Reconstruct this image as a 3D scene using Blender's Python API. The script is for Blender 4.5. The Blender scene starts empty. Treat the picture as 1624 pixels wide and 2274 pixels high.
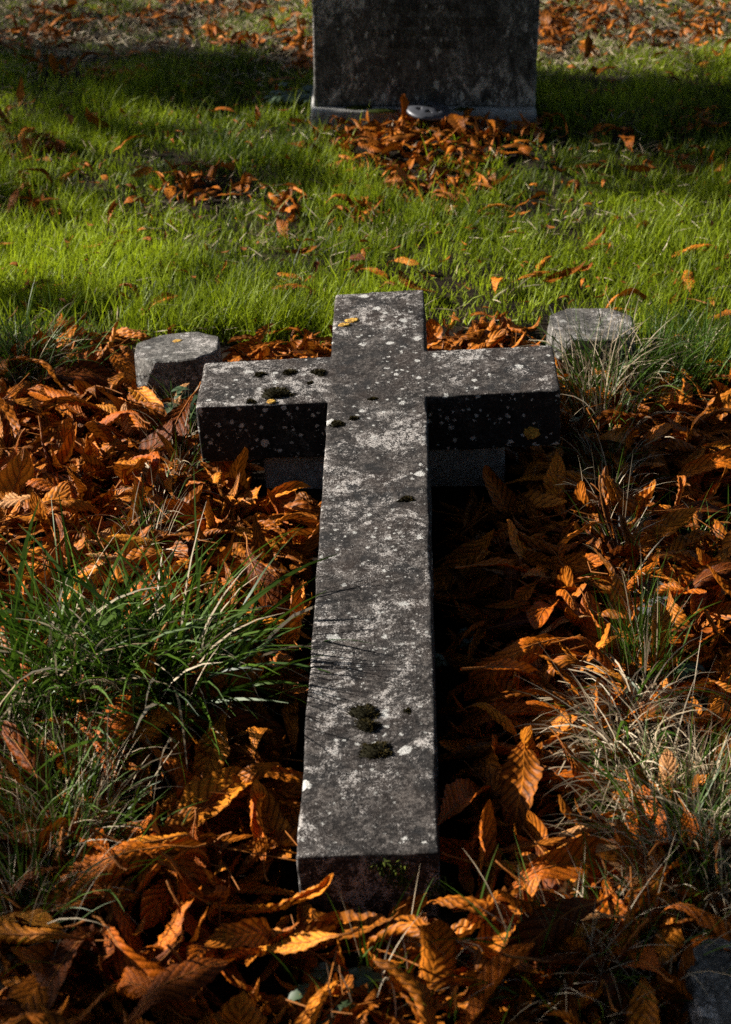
import bpy, bmesh, math, random
import numpy as np
from mathutils import Vector, Matrix, Euler, noise as mnoise

rng = np.random.default_rng(7)
random.seed(7)
R = math.radians
S = bpy.context.scene
COL = S.collection

# ------------------------------------------------------------------ camera
PITCH, FPX, CAMH = R(27.0), 4162.6, 1.7427          # pitch, focal length in photo pixels (1624 x 2274), eye height
CX, CY = 812.0, 1137.0
cam = bpy.data.cameras.new('camera'); camo = bpy.data.objects.new('camera', cam); COL.objects.link(camo)
camo.location = (0, 0, CAMH); camo.rotation_euler = (R(90) - PITCH, 0, 0)
cam.sensor_fit = 'VERTICAL'; cam.sensor_height = 36.0; cam.lens = 36.0 * FPX / 2274.0
cam.clip_start = 0.05; cam.clip_end = 2000
cam.dof.use_dof = True; cam.dof.focus_distance = 3.55; cam.dof.aperture_fstop = 7.0
S.camera = camo
S.render.engine = 'CYCLES'
S.cycles.max_bounces = 5; S.cycles.diffuse_bounces = 3; S.cycles.glossy_bounces = 2
S.cycles.transmission_bounces = 3; S.cycles.transparent_max_bounces = 4
S.cycles.use_denoising = False
# ------------------------------------------------------------------ light
SUN_EL, SUN_BACK = R(25), R(15)                      # elevation; degrees beyond square-left
SD = Vector((-math.cos(SUN_BACK) * math.cos(SUN_EL), math.sin(SUN_BACK) * math.cos(SUN_EL), math.sin(SUN_EL)))
W = bpy.data.worlds.new('World'); S.world = W; W.use_nodes = True
nt = W.node_tree; bg = nt.nodes['Background']; sky = nt.nodes.new('ShaderNodeTexSky')
sky.sky_type = 'NISHITA'; sky.sun_disc = False; sky.sun_elevation = SUN_EL
sky.sun_rotation = math.atan2(SD.x, SD.y)
nt.links.new(sky.outputs[0], bg.inputs[0]); bg.inputs[1].default_value = 0.05
sl = bpy.data.lights.new('sun', 'SUN'); sl.energy = 5.0; sl.angle = R(0.53); sl.color = (1.0, 0.93, 0.82)
so = bpy.data.objects.new('sun', sl); COL.objects.link(so); so.rotation_euler = SD.to_track_quat('Z', 'Y').to_euler()
so.location = SD * 30
S.view_settings.view_transform = 'Standard'; S.view_settings.look = 'None'
S.view_settings.exposure = 1.38; S.view_settings.gamma = 1.0; S.view_settings.use_curve_mapping = False

# ------------------------------------------------------------------ helpers
CP, SP = math.cos(PITCH), math.sin(PITCH)
def ray(u, v):
    a, b = (u - CX) / FPX, (v - CY) / FPX
    return Vector((a, CP - b * SP, -SP - b * CP))
def G(u, v, z=0.0):                                  # where the sight line through a photo point meets height z
    d = ray(u, v); t = (z - CAMH) / d.z
    return Vector((d.x * t, d.y * t, z))
def project(x, y, z):                                # world -> photo pixels, arrays allowed (used to look up the litter plan)
    dz = z - CAMH
    dep = y * CP - dz * SP
    return CX + FPX * x / dep, CY - FPX * (dz * CP + y * SP) / dep
def gz(x, y):                                        # ground height
    return 0.012 * np.sin(1.7 * x + 0.9 * y) + 0.009 * np.sin(4.1 * y - 2.3 * x + 1.0) + 0.006 * np.sin(7.3 * x + 5.1 * y)

def tag(o, label=None, cat=None, group=None, kind=None):
    if label: o['label'] = label
    if cat: o['category'] = cat
    if group: o['group'] = group
    if kind: o['kind'] = kind
    return o
def empty(name, loc, rot=None):
    o = bpy.data.objects.new(name, None); COL.objects.link(o); o.location = loc
    o.empty_display_size = 0.05
    if rot is not None: o.rotation_euler = rot
    return o
def link(name, me, mat=None, parent=None):
    if mat is not None and len(me.materials) == 0: me.materials.append(mat)
    o = bpy.data.objects.new(name, me); COL.objects.link(o)
    if parent is not None: o.parent = parent
    return o
def np_mesh(name, V, Q, attrs=None, uv=None, smooth=True):
    V = np.asarray(V, np.float32); Q = np.asarray(Q, np.int32); k = Q.shape[1]
    me = bpy.data.meshes.new(name)
    me.vertices.add(len(V)); me.vertices.foreach_set('co', V.ravel())
    me.loops.add(Q.size); me.loops.foreach_set('vertex_index', Q.ravel())
    me.polygons.add(len(Q)); me.polygons.foreach_set('loop_start', np.arange(0, Q.size, k, dtype=np.int32))
    me.polygons.foreach_set('use_smooth', np.full(len(Q), smooth))
    for an, av in (attrs or {}).items():
        a = me.attributes.new(an, 'FLOAT', 'POINT'); a.data.foreach_set('value', np.asarray(av, np.float32))
    if uv is not None:
        l = me.uv_layers.new(name='UVMap'); l.data.foreach_set('uv', np.asarray(uv, np.float32)[Q.ravel()].ravel())
    me.update(calc_edges=True)
    return me
def bm_mesh(name, bm, smooth=True):
    me = bpy.data.meshes.new(name); bm.to_mesh(me); bm.free()
    for p in me.polygons: p.use_smooth = smooth
    return me
def tube(pts, radii, n=6, cap=True):
    V, F = [], []
    pts = [Vector(p) for p in pts]
    for i, p in enumerate(pts):
        d = (pts[min(i + 1, len(pts) - 1)] - pts[max(i - 1, 0)]).normalized()
        a = d.orthogonal().normalized() if i == 0 else (a - d * a.dot(d)).normalized()
        b = d.cross(a)
        for k in range(n):
            w = 2 * math.pi * k / n
            V.append(p + (a * math.cos(w) + b * math.sin(w)) * radii[i])
    for i in range(len(pts) - 1):
        for k in range(n):
            F.append((i * n + k, i * n + (k + 1) % n, (i + 1) * n + (k + 1) % n, (i + 1) * n + k))
    return [tuple(v) for v in V], F
def merge(parts):
    V, F = [], []
    for v, f in parts:
        o = len(V); V += v; F += [tuple(i + o for i in q) for q in f]
    return V, F

# ------------------------------------------------------------------ materials
class Nodes:
    def __init__(s, name):
        s.m = bpy.data.materials.new(name); s.m.use_nodes = True; s.t = s.m.node_tree
        s.b = s.t.nodes['Principled BSDF']; s.out = s.t.nodes['Material Output']
    def n(s, ty, **kw):
        x = s.t.nodes.new(ty)
        for k, v in kw.items(): setattr(x, k, v)
        return x
    def l(s, a, b): s.t.links.new(a, b)
    def noise(s, vec, scale, detail=4, rough=0.6, dist=0.0):
        x = s.n('ShaderNodeTexNoise'); x.inputs['Scale'].default_value = scale; x.inputs['Detail'].default_value = detail
        x.inputs['Roughness'].default_value = rough; x.inputs['Distortion'].default_value = dist
        if vec is not None: s.l(vec, x.inputs['Vector'])
        return x.outputs['Fac']
    def ramp(s, fac, stops, interp='LINEAR'):
        x = s.n('ShaderNodeValToRGB'); x.color_ramp.interpolation = interp
        e = x.color_ramp.elements
        while len(e) < len(stops): e.new(0.5)
        for i, (p, c) in enumerate(stops):
            e[i].position = p; e[i].color = (c, c, c, 1) if isinstance(c, (int, float)) else (*c, 1)
        s.l(fac, x.inputs[0]); return x.outputs[0]
    def mix(s, fac, a, b, mode='MIX'):
        x = s.n('ShaderNodeMix', data_type='RGBA', blend_type=mode)
        for sock, val in ((x.inputs[0], fac), (x.inputs[6], a), (x.inputs[7], b)):
            if isinstance(val, (int, float)): sock.default_value = val if sock is x.inputs[0] else (val, val, val, 1)
            elif isinstance(val, tuple): sock.default_value = (*val, 1)
            else: s.l(val, sock)
        return x.outputs[2]
    def math(s, op, a, b=0.0, c=None, clamp=False):
        x = s.n('ShaderNodeMath', operation=op, use_clamp=clamp)
        for i, val in enumerate((a, b) if c is None else (a, b, c)):
            if isinstance(val, (int, float)): x.inputs[i].default_value = val
            else: s.l(val, x.inputs[i])
        return x.outputs[0]
    def bump(s, h, strength, dist):
        x = s.n('ShaderNodeBump'); x.inputs['Strength'].default_value = strength; x.inputs['Distance'].default_value = dist
        s.l(h, x.inputs['Height']); s.l(x.outputs[0], s.b.inputs['Normal']); return x.outputs[0]

def stone_mat(name, dark, mid, light, crust=0.5, lichen=0.5, warm=(0.042, 0.027, 0.021), offset=0.0, patchy=0.5, streak=1.0, rosettes=1.0):
    N = Nodes(name)
    tc = N.n('ShaderNodeTexCoord'); mp = N.n('ShaderNodeMapping'); mp.inputs['Location'].default_value = (offset, offset * .7, offset * .3); mp.inputs['Scale'].default_value = (1, 1, streak)
    N.l(tc.outputs['Object'], mp.inputs['Vector']); v = mp.outputs[0]
    big = N.noise(v, 5.5, 3, .55, .6); med = N.noise(v, 26, 6, .68, .3); fine = N.noise(v, 120, 5, .7); grit = N.noise(v, 420, 3, .7)
    base = N.math('ADD', N.math('MULTIPLY', med, .32), N.math('ADD', N.math('MULTIPLY', fine, .36), N.math('MULTIPLY', grit, .32)))
    col = N.ramp(base, [(.41, dark), (.495, mid), (.57, light)])
    col = N.mix(N.math('MULTIPLY', N.ramp(N.noise(v, 9, 4, .6), [(.45, 0.), (.68, 1.)]), .34), col, warm, 'MIX')
    # black crust
    cr = N.math('MULTIPLY', N.ramp(N.noise(v, 16, 7, .72, .5), [(.50, 0.), (.60, 1.)]), N.ramp(big, [(.38, 1.), (.62, .25)]))
    col = N.mix(N.math('MULTIPLY', cr, crust), col, (.012, .012, .013))
    # pale lichen grain: dense in patches, sparse elsewhere
    pm = N.ramp(N.math('ADD', N.math('MULTIPLY', N.noise(v, 13, 9, .72, 1.2), .58), N.math('MULTIPLY', N.noise(v, 3.7, 4, .6, .8), .42)), [(.42, 0.), (.58, 1.)])
    th = N.math('SUBTRACT', .625, N.math('MULTIPLY', pm, .185))
    gr = N.math('ADD', N.math('MULTIPLY', N.noise(v, 75, 4, .7), .42), N.math('MULTIPLY', N.noise(v, 330, 3, .7), .58))
    patch = N.math('MULTIPLY', N.math('SUBTRACT', gr, th), 14.0, clamp=True)
    col = N.mix(N.math('MULTIPLY', patch, patchy), col, N.ramp(pm, [(.2, (.22, .20, .19)), (.9, (.45, .42, .40))]))
    # white rosettes
    vo = N.n('ShaderNodeTexVoronoi'); vo.inputs['Scale'].default_value = 34
    ds = N.n('ShaderNodeMix', data_type='VECTOR'); ds.inputs[0].default_value = .010
    nn = N.n('ShaderNodeTexNoise'); nn.inputs['Scale'].default_value = 90; nn.inputs['Detail'].default_value = 3
    N.l(v, nn.inputs['Vector']); N.l(v, ds.inputs[4]); N.l(nn.outputs['Color'], ds.inputs[5]); N.l(ds.outputs[1], vo.inputs['Vector'])
    sep = N.n('ShaderNodeSeparateColor'); N.l(vo.outputs['Color'], sep.inputs[0])
    rad = N.math('MULTIPLY', N.math('POWER', sep.outputs[0], 7.0 / rosettes), .36)
    wob = N.math('ADD', vo.outputs['Distance'], N.math('MULTIPLY', N.math('SUBTRACT', fine, .5), .9))
    ros = N.math('LESS_THAN', wob, rad)
    vo2 = N.n('ShaderNodeTexVoronoi'); vo2.inputs['Scale'].default_value = 95; N.l(ds.outputs[1], vo2.inputs['Vector'])
    sep2 = N.n('ShaderNodeSeparateColor'); N.l(vo2.outputs['Color'], sep2.inputs[0])
    ros2 = N.math('LESS_THAN', N.math('ADD', vo2.outputs['Distance'], N.math('MULTIPLY', N.math('SUBTRACT', grit, .5), 1.2)), N.math('MULTIPLY', N.math('POWER', sep2.outputs[1], 6.5 / rosettes), N.math('MULTIPLY', N.ramp(big, [(.35, .15), (.6, 1.)]), .55)))
    ros = N.math('MAXIMUM', ros, ros2)
    col = N.mix(N.math('MULTIPLY', ros, lichen), col, N.ramp(grit, [(.35, (.22, .22, .21)), (.6, (.56, .55, .53))]))
    N.l(col, N.b.inputs['Base Color']); N.b.inputs['Roughness'].default_value = .92; N.b.inputs['Specular IOR Level'].default_value = .2
    h = N.math('ADD', N.math('MULTIPLY', base, 1.0), N.math('MULTIPLY', patch, .12))
    N.bump(h, .9, .006)
    return N.m

M = {}
M['cross'] = stone_mat('weathered_cross_stone', (.0035, .003, .003), (.021, .0178, .0168), (.115, .102, .094), .95, .95, patchy=.80)
M['post'] = stone_mat('kerb_post_stone', (.016, .0155, .015), (.08, .076, .070), (.22, .21, .195), .7, .6, offset=3.3, patchy=.85)
M['support'] = stone_mat('support_stone', (.16, .145, .13), (.33, .30, .27), (.46, .43, .39), .15, .95, offset=6.1, patchy=.5, rosettes=2.2)
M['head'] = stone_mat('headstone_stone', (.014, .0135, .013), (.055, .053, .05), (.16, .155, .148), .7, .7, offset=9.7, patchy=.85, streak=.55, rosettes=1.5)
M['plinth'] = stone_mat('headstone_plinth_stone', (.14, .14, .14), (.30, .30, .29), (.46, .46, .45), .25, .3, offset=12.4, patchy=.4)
M['kerb'] = stone_mat('kerb_stone', (.03, .03, .03), (.10, .10, .098), (.24, .235, .23), .5, .4, offset=15.4, patchy=.3)

def leaf_mat(name, c0, c1, c2, trans=.07, rough=.50):
    c0, c1, c2 = (tuple(v * k for v, k in zip(c, (.98, .74, .42))) for c in (c0, c1, c2))
    N = Nodes(name)
    uv = N.n('ShaderNodeUVMap'); oi = N.n('ShaderNodeObjectInfo'); at = N.n('ShaderNodeAttribute', attribute_name='rnd')
    rnd = N.math('FRACT', N.math('ADD', N.math('MULTIPLY', oi.outputs['Random'], 1.0), at.outputs['Fac']))
    tc = N.n('ShaderNodeTexCoord')
    sc = N.n('ShaderNodeSeparateXYZ'); N.l(uv.outputs[0], sc.inputs[0]); t, s_ = sc.outputs[1], sc.outputs[0]
    sab = N.math('ABSOLUTE', N.math('SUBTRACT', s_, .5))                 # 0 at midrib, .5 at edge
    vein = N.math('FRACT', N.math('MULTIPLY', N.math('SUBTRACT', t, N.math('MULTIPLY', sab, .40)), 11.0))
    vline = N.ramp(N.math('ABSOLUTE', N.math('SUBTRACT', vein, .5)), [(.0, 1.), (.24, 0.)])
    mid = N.ramp(sab, [(.0, 1.), (.035, 0.)])
    mott = N.noise(tc.outputs['Object'], 38, 5, .65, .4)
    fine = N.noise(tc.outputs['Object'], 260, 3, .6)
    base = N.ramp(rnd, [(0., c0), (.5, c1), (1., c2)])
    col = N.mix(N.ramp(mott, [(.42, 0.), (.66, .75)]), base, tuple(x * .30 for x in c0))
    col = N.mix(N.math('MULTIPLY', fine, .35), col, tuple(min(1, x * 1.5) for x in c2))
    col = N.mix(N.math('MULTIPLY', vline, .88), col, tuple(x * .35 for x in c0))
    col = N.mix(N.math('MULTIPLY', mid, .6), col, tuple(min(1, x * 1.1) for x in c2))
    edge = N.ramp(sab, [(.40, 0.), (.5, .5)])
    col = N.mix(edge, col, tuple(x * .35 for x in c0))
    N.l(col, N.b.inputs['Base Color']); N.b.inputs['Roughness'].default_value = rough; N.b.inputs['Specular IOR Level'].default_value = .10
    h = N.math('ADD', N.math('MULTIPLY', N.math('ABSOLUTE', N.math('SUBTRACT', vein, .5)), .8), N.math('MULTIPLY', mott, .9))
    bo = N.bump(h, .55, .004)
    tr = N.n('ShaderNodeBsdfTranslucent'); N.l(col, tr.inputs[0])
    ms = N.n('ShaderNodeMixShader'); ms.inputs[0].default_value = trans
    N.l(N.b.outputs[0], ms.inputs[1]); N.l(tr.outputs[0], ms.inputs[2]); N.l(ms.outputs[0], N.out.inputs[0])
    return N.m
LEAFC = {'rust orange': ((.26, .066, .004), (.42, .125, .008), (.54, .19, .018)),
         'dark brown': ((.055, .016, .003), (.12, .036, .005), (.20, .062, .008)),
         'golden amber': ((.42, .15, .010), (.58, .24, .022), (.66, .34, .06)),
         'pale tan': ((.40, .22, .12), (.52, .33, .21), (.62, .45, .34))}
for k, c in LEAFC.items(): M[k] = leaf_mat(k.replace(' ', '_') + '_leaf', *c)
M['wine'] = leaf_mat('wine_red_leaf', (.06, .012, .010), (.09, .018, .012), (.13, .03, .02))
M['litter'] = leaf_mat('litter_leaf', (.022, .007, .002), (.27, .082, .007), (.60, .26, .040))
M['stalk'] = leaf_mat('leaf_stalk', (.30, .12, .03), (.38, .17, .05), (.45, .22, .08), 0)

def blade_mat(name, lo, hi, trans=.35, rough=.38, spec=.5):
    N = Nodes(name)
    at = N.n('ShaderNodeAttribute', attribute_name='rnd'); tp = N.n('ShaderNodeAttribute', attribute_name='tip')
    mid = tuple((a + b) / 2 for a, b in zip(lo, hi))
    col = N.ramp(at.outputs['Fac'], [(0., lo), (.55, mid), (1., hi)])
    tc = N.n('ShaderNodeTexCoord')
    col = N.mix(N.math('MULTIPLY', N.noise(tc.outputs['Object'], 60, 3), .5), col, tuple(x * .55 for x in lo))
    N.l(col, N.b.inputs['Base Color']); N.b.inputs['Roughness'].default_value = rough; N.b.inputs['Specular IOR Level'].default_value = spec
    tr = N.n('ShaderNodeBsdfTranslucent'); N.l(col, tr.inputs[0])
    ms = N.n('ShaderNodeMixShader'); ms.inputs[0].default_value = trans
    N.l(N.b.outputs[0], ms.inputs[1]); N.l(tr.outputs[0], ms.inputs[2]); N.l(ms.outputs[0], N.out.inputs[0])
    return N.m
M['lawn'] = blade_mat('lawn_grass', (.012, .034, .001), (.44, .56, .018), .45, .5, .2)
M['tuft'] = blade_mat('tuft_grass', (.015, .044, .003), (.11, .20, .016), .28, .45, .22)
M['dry'] = blade_mat('dry_grass', (.26, .185, .10), (.70, .60, .45), .2, .6, .12)
M['herb'] = blade_mat('herb_leaf', (.025, .05, .018), (.06, .10, .04), .15, .5)
M['moss'] = blade_mat('moss', (.006, .006, .002), (.070, .050, .008), .1, .8, .1)
M['mossgreen'] = blade_mat('green_moss', (.02, .03, .003), (.10, .12, .012), .1, .8, .1)

N = Nodes('soil'); tc = N.n('ShaderNodeTexCoord')
N.l(N.ramp(N.noise(tc.outputs['Object'], 30, 8, .7), [(.35, (.006, .004, .003)), (.7, (.030, .020, .012))]), N.b.inputs['Base Color'])
N.b.inputs['Roughness'].default_value = .95; N.b.inputs['Specular IOR Level'].default_value = .1
N.bump(N.noise(tc.outputs['Object'], 90, 6, .7), .8, .01); M['soil'] = N.m
N = Nodes('lead_letter'); N.b.inputs['Base Color'].default_value = (.011, .011, .011, 1); N.b.inputs['Roughness'].default_value = .7; M['lead'] = N.m
N = Nodes('grey_metal'); tc = N.n('ShaderNodeTexCoord')
N.l(N.ramp(N.noise(tc.outputs['Object'], 40, 5), [(.3, (.05, .053, .065)), (.7, (.085, .09, .11))]), N.b.inputs['Base Color'])
N.b.inputs['Roughness'].default_value = .45; N.b.inputs['Metallic'].default_value = .3; M['lid'] = N.m
N = Nodes('orange_lichen'); tc = N.n('ShaderNodeTexCoord')
N.l(N.ramp(N.noise(tc.outputs['Object'], 160, 5, .7), [(.35, (.10, .05, .01)), (.5, (.42, .22, .02)), (.68, (.62, .40, .08))]), N.b.inputs['Base Color'])
N.b.inputs['Roughness'].default_value = .9; N.bump(N.noise(tc.outputs['Object'], 300, 4), .8, .003); M['orange'] = N.m
N = Nodes('bark'); tc = N.n('ShaderNodeTexCoord')
N.l(N.ramp(N.noise(tc.outputs['Object'], 9, 7, .7), [(.35, (.03, .025, .02)), (.7, (.12, .10, .085))]), N.b.inputs['Base Color'])
N.b.inputs['Roughness'].default_value = .95; M['bark'] = N.m
N = Nodes('tree_leaf'); at = N.n('ShaderNodeAttribute', attribute_name='rnd')
N.l(N.ramp(at.outputs['Fac'], [(0., (.03, .05, .008)), (.6, (.06, .07, .012)), (1., (.12, .07, .012))]), N.b.inputs['Base Color'])
N.b.inputs['Roughness'].default_value = .6; M['treeleaf'] = N.m

# ------------------------------------------------------------------ ground: one sheet to the horizon, finer round the graves
def make_ground():
    xs = np.unique(np.concatenate([[-400, -120, -40, -15, -7], np.arange(-4, 4.01, .08), [7, 15, 40, 120, 400]]))
    ys = np.unique(np.concatenate([[-400, -120, -40, -12, -4], np.arange(-.5, 11.01, .08), [16, 40, 120, 400, 900]]))
    X, Y = np.meshgrid(xs, ys); near = np.exp(-((X / 6) ** 4 + ((Y - 5) / 8) ** 4))
    Z = gz(X, Y) * near - .004
    nx, ny = len(xs), len(ys)
    i = (np.arange(ny - 1)[:, None] * nx + np.arange(nx - 1)[None, :]).ravel()
    me = np_mesh('ground', np.stack([X.ravel(), Y.ravel(), Z.ravel()], 1), np.stack([i, i + 1, i + nx + 1, i + nx], 1))
    return tag(link('ground', me, M['soil']), kind='structure')
make_ground()

# ------------------------------------------------------------------ stone shapes
def shake(co, amp, scale, seed=0):
    p = Vector(co) * scale + Vector((seed, seed * 1.7, -seed))
    return mnoise.noise_vector(p) * amp + mnoise.noise_vector(p * 3.1) * (amp * .45)
def rough_block(name, sx, sy, sz, cell=.02, r=.008, amp=.003, seed=1, taper=0.0):
    # box 0..sz in z, centred in x, y; worn arrises and uneven faces
    def ticks(a, b):
        n = max(2, int(round((b - a) / cell)))
        return np.unique(np.round(np.concatenate([np.linspace(a, b, n + 1), [a + r * .6, b - r * .6, a + r * 1.6, b - r * 1.6]]), 5))
    tx, ty, tz = ticks(-sx / 2, sx / 2), ticks(-sy / 2, sy / 2), ticks(0, sz)
    idx, V, F = {}, [], []
    def vid(i, j, k):
        if (i, j, k) not in idx:
            idx[(i, j, k)] = len(V); V.append((tx[i], ty[j], tz[k]))
        return idx[(i, j, k)]
    nx, ny, nz = len(tx) - 1, len(ty) - 1, len(tz) - 1
    for i in range(nx):
        for j in range(ny):
            F.append((vid(i, j, 0), vid(i, j + 1, 0), vid(i + 1, j + 1, 0), vid(i + 1, j, 0)))
            F.append((vid(i, j, nz), vid(i + 1, j, nz), vid(i + 1, j + 1, nz), vid(i, j + 1, nz)))
    for i in range(nx):
        for k in range(nz):
            F.append((vid(i, 0, k), vid(i + 1, 0, k), vid(i + 1, 0, k + 1), vid(i, 0, k + 1)))
            F.append((vid(i, ny, k), vid(i, ny, k + 1), vid(i + 1, ny, k + 1), vid(i + 1, ny, k)))
    for j in range(ny):
        for k in range(nz):
            F.append((vid(0, j, k), vid(0, j, k + 1), vid(0, j + 1, k + 1), vid(0, j + 1, k)))
            F.append((vid(nx, j, k), vid(nx, j + 1, k), vid(nx, j + 1, k + 1), vid(nx, j, k + 1)))
    O = []
    for x, y, z in V:
        p = Vector((x, y, z)); c = Vector((max(-sx/2 + r, min(sx/2 - r, x)), max(-sy/2 + r, min(sy/2 - r, y)), max(r, min(sz - r, z))))
        d = p - c
        if d.length > r: p = c + d.normalized() * r
        p += shake(p, amp, 9, seed)
        f = 1 - taper * (z / sz); p.x *= f; p.y *= f
        O.append(p)
    me = bpy.data.meshes.new(name); me.from_pydata([tuple(p) for p in O], [], F)
    for p in me.polygons: p.use_smooth = True
    return me

# ------------------------------------------------------------------ the fallen cross
CW, CL, CB0, CBW, CAL, CAR, CT = .2, 1.8707, 1.3601, .205, .271, .269, .1297
CROSS = Matrix.Translation((.0022, 2.132, .115)) @ (Matrix.Rotation(-.0159, 4, 'Z') @ Matrix.Rotation(.0794, 4, 'X') @ Matrix.Rotation(-.0632, 4, 'Y'))
def on_cross(u, v, face='top'):                      # photo point -> cross-local point on its top or on the front of its arms
    inv = CROSS.inverted(); o = inv @ Vector((0, 0, CAMH)); d = (inv.to_3x3() @ ray(u, v))
    t = -o.z / d.z if face == 'top' else (CB0 - o.y) / d.y
    return o + d * t
def cross_mesh():
    r = .0045
    X0, X1, X2, X3 = -CW / 2 - CAL, -CW / 2, CW / 2, CW / 2 + CAR
    Y0, Y1, Y2, Y3 = 0, CB0, CB0 + CBW, CL
    def ticks(marks, cell):
        t = []
        for a, b in zip(marks[:-1], marks[1:]):
            n = max(2, int(round((b - a) / cell))); t += list(np.linspace(a, b, n + 1)) + [a + r * .5, b - r * .5, a + r * 1.4, b - r * 1.4]
        return np.unique(np.round(t, 5))
    tx, ty, tz = ticks([X0, X1, X2, X3], .014), ticks([Y0, Y1, Y2, Y3], .014), ticks([-CT, 0], .014)
    inside = lambda x, y: (X1 < x < X2 and Y0 < y < Y3) or (X0 < x < X3 and Y1 < y < Y2)
    nx, ny, nz = len(tx) - 1, len(ty) - 1, len(tz) - 1
    cell = [[inside((tx[i] + tx[i + 1]) / 2, (ty[j] + ty[j + 1]) / 2) for j in range(ny)] for i in range(nx)]
    at = lambda i, j: 0 <= i < nx and 0 <= j < ny and cell[i][j]
    idx, V, F = {}, [], []
    def vid(i, j, k):
        if (i, j, k) not in idx:
            idx[(i, j, k)] = len(V); V.append((tx[i], ty[j], tz[k]))
        return idx[(i, j, k)]
    for i in range(nx):
        for j in range(ny):
            if not cell[i][j]: continue
            F.append((vid(i, j, nz), vid(i + 1, j, nz), vid(i + 1, j + 1, nz), vid(i, j + 1, nz)))
            F.append((vid(i, j, 0), vid(i, j + 1, 0), vid(i + 1, j + 1, 0), vid(i + 1, j, 0)))
            for k in range(nz):
                if not at(i, j - 1): F.append((vid(i, j, k), vid(i + 1, j, k), vid(i + 1, j, k + 1), vid(i, j, k + 1)))
                if not at(i, j + 1): F.append((vid(i, j + 1, k), vid(i, j + 1, k + 1), vid(i + 1, j + 1, k + 1), vid(i + 1, j + 1, k)))
                if not at(i - 1, j): F.append((vid(i, j, k), vid(i, j, k + 1), vid(i, j + 1, k + 1), vid(i, j + 1, k)))
                if not at(i + 1, j): F.append((vid(i + 1, j, k), vid(i + 1, j + 1, k), vid(i + 1, j + 1, k + 1), vid(i + 1, j, k + 1)))
    # distance inside the union of two boxes -> round the outer arrises
    boxes = [((X1, Y0, -CT), (X2, Y3, 0)), ((X0, Y1, -CT), (X3, Y2, 0))]
    O = []
    for v in V:
        p = Vector(v); best = None
        rr = r * (1 + .8 * mnoise.noise(p * 14)) + .020 * max(0.0, mnoise.noise(p * 11 + Vector((3, 1, 7))) - .30)
        for a, b in boxes:
            if all(a[q] - 1e-6 <= p[q] <= b[q] + 1e-6 for q in range(3)):
                c = Vector(tuple(max(a[q] + rr, min(b[q] - rr, p[q])) for q in range(3))); d = p - c
                w = c + d.normalized() * rr if d.length > rr else p
                if best is None or (w - p).length < (best - p).length: best = w
        p = best if best is not None else p
        p = p + shake(p, .0026, 7, 3) + shake(p, .0010, 45, 5)
        ch = mnoise.noise(Vector((p.x * 9, p.y * 9, p.z * 9)) + Vector((5, 5, 5)))
        O.append(tuple(p))
    me = bpy.data.meshes.new('stone_cross'); me.from_pydata(O, [], F)
    for p in me.polygons: p.use_smooth = True
    return me
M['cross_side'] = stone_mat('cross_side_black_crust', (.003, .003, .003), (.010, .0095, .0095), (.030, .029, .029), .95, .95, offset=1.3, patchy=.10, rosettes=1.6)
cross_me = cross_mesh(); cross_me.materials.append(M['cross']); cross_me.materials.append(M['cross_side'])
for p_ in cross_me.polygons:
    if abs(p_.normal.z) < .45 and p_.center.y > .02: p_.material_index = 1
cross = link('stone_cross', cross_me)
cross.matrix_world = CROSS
tag(cross, 'weathered grey stone cross lying flat, speckled with white lichen and moss', 'cross')

sup_l, sup_r = -.250, .256
sup = link('support_block', rough_block('support_block', sup_r - sup_l, .15, .17, .02, .006, .0045, 11), M['support'])
sup.matrix_world = CROSS @ Matrix.Translation(((sup_l + sup_r) / 2, CB0 + .110, -CT - .172))
tag(sup, 'pale stone block propping up the arms of the fallen cross', 'stone block')

# ------------------------------------------------------------------ blades
def blades(roots, L, Wd, az, th0, th1, nseg=3, twist=None, rnd=None, zfloor=True):
    n = len(roots); s = np.linspace(0, 1, nseg + 1)
    th = th0[:, None] + th1[:, None] * (s[None, :-1] + .5 / nseg)
    ds = L[:, None] / nseg
    h = np.concatenate([np.zeros((n, 1)), np.cumsum(np.sin(th) * ds, 1)], 1); z = np.concatenate([np.zeros((n, 1)), np.cumsum(np.cos(th) * ds, 1)], 1)
    cx, sx = np.cos(az), np.sin(az)
    P = np.stack([roots[:, 0:1] + h * cx[:, None], roots[:, 1:2] + h * sx[:, None], roots[:, 2:3] + z], 2)
    if zfloor:
        P[:, 1:, 2] = np.maximum(P[:, 1:, 2], roots[:, 2:3] + .004 + .02 * rng.random((n, 1)) * s[None, 1:])
    tw = np.zeros(n) if twist is None else twist
    wv = np.stack([-sx * np.cos(tw), cx * np.cos(tw), np.sin(tw)], 1)
    prof = np.clip(1 - s ** 2.2, .06, 1) * np.clip(.55 + 1.6 * s, 0, 1)
    wd = Wd[:, None] * prof[None, :] * .5
    A = P + wv[:, None, :] * wd[:, :, None]; B = P - wv[:, None, :] * wd[:, :, None]
    V = np.stack([A, B], 2).reshape(n, -1, 3)        # per blade: A0 B0 A1 B1 ...
    m = 2 * (nseg + 1); k = np.arange(nseg) * 2
    q = np.stack([k, k + 1, k + 3, k + 2], 1)
    Q = (np.arange(n)[:, None, None] * m + q[None]).reshape(-1, 4)
    r = rng.random(n) if rnd is None else rnd
    return V.reshape(-1, 3), Q, np.repeat(r, m), np.tile(np.repeat(s, 2), n)
def blade_obj(name, data, mat, parent=None, kind='stuff'):
    V, Q, r, t = data
    o = link(name, np_mesh(name, V, Q, {'rnd': r, 'tip': t}), mat, parent)
    if kind: o['kind'] = kind
    return o

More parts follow.
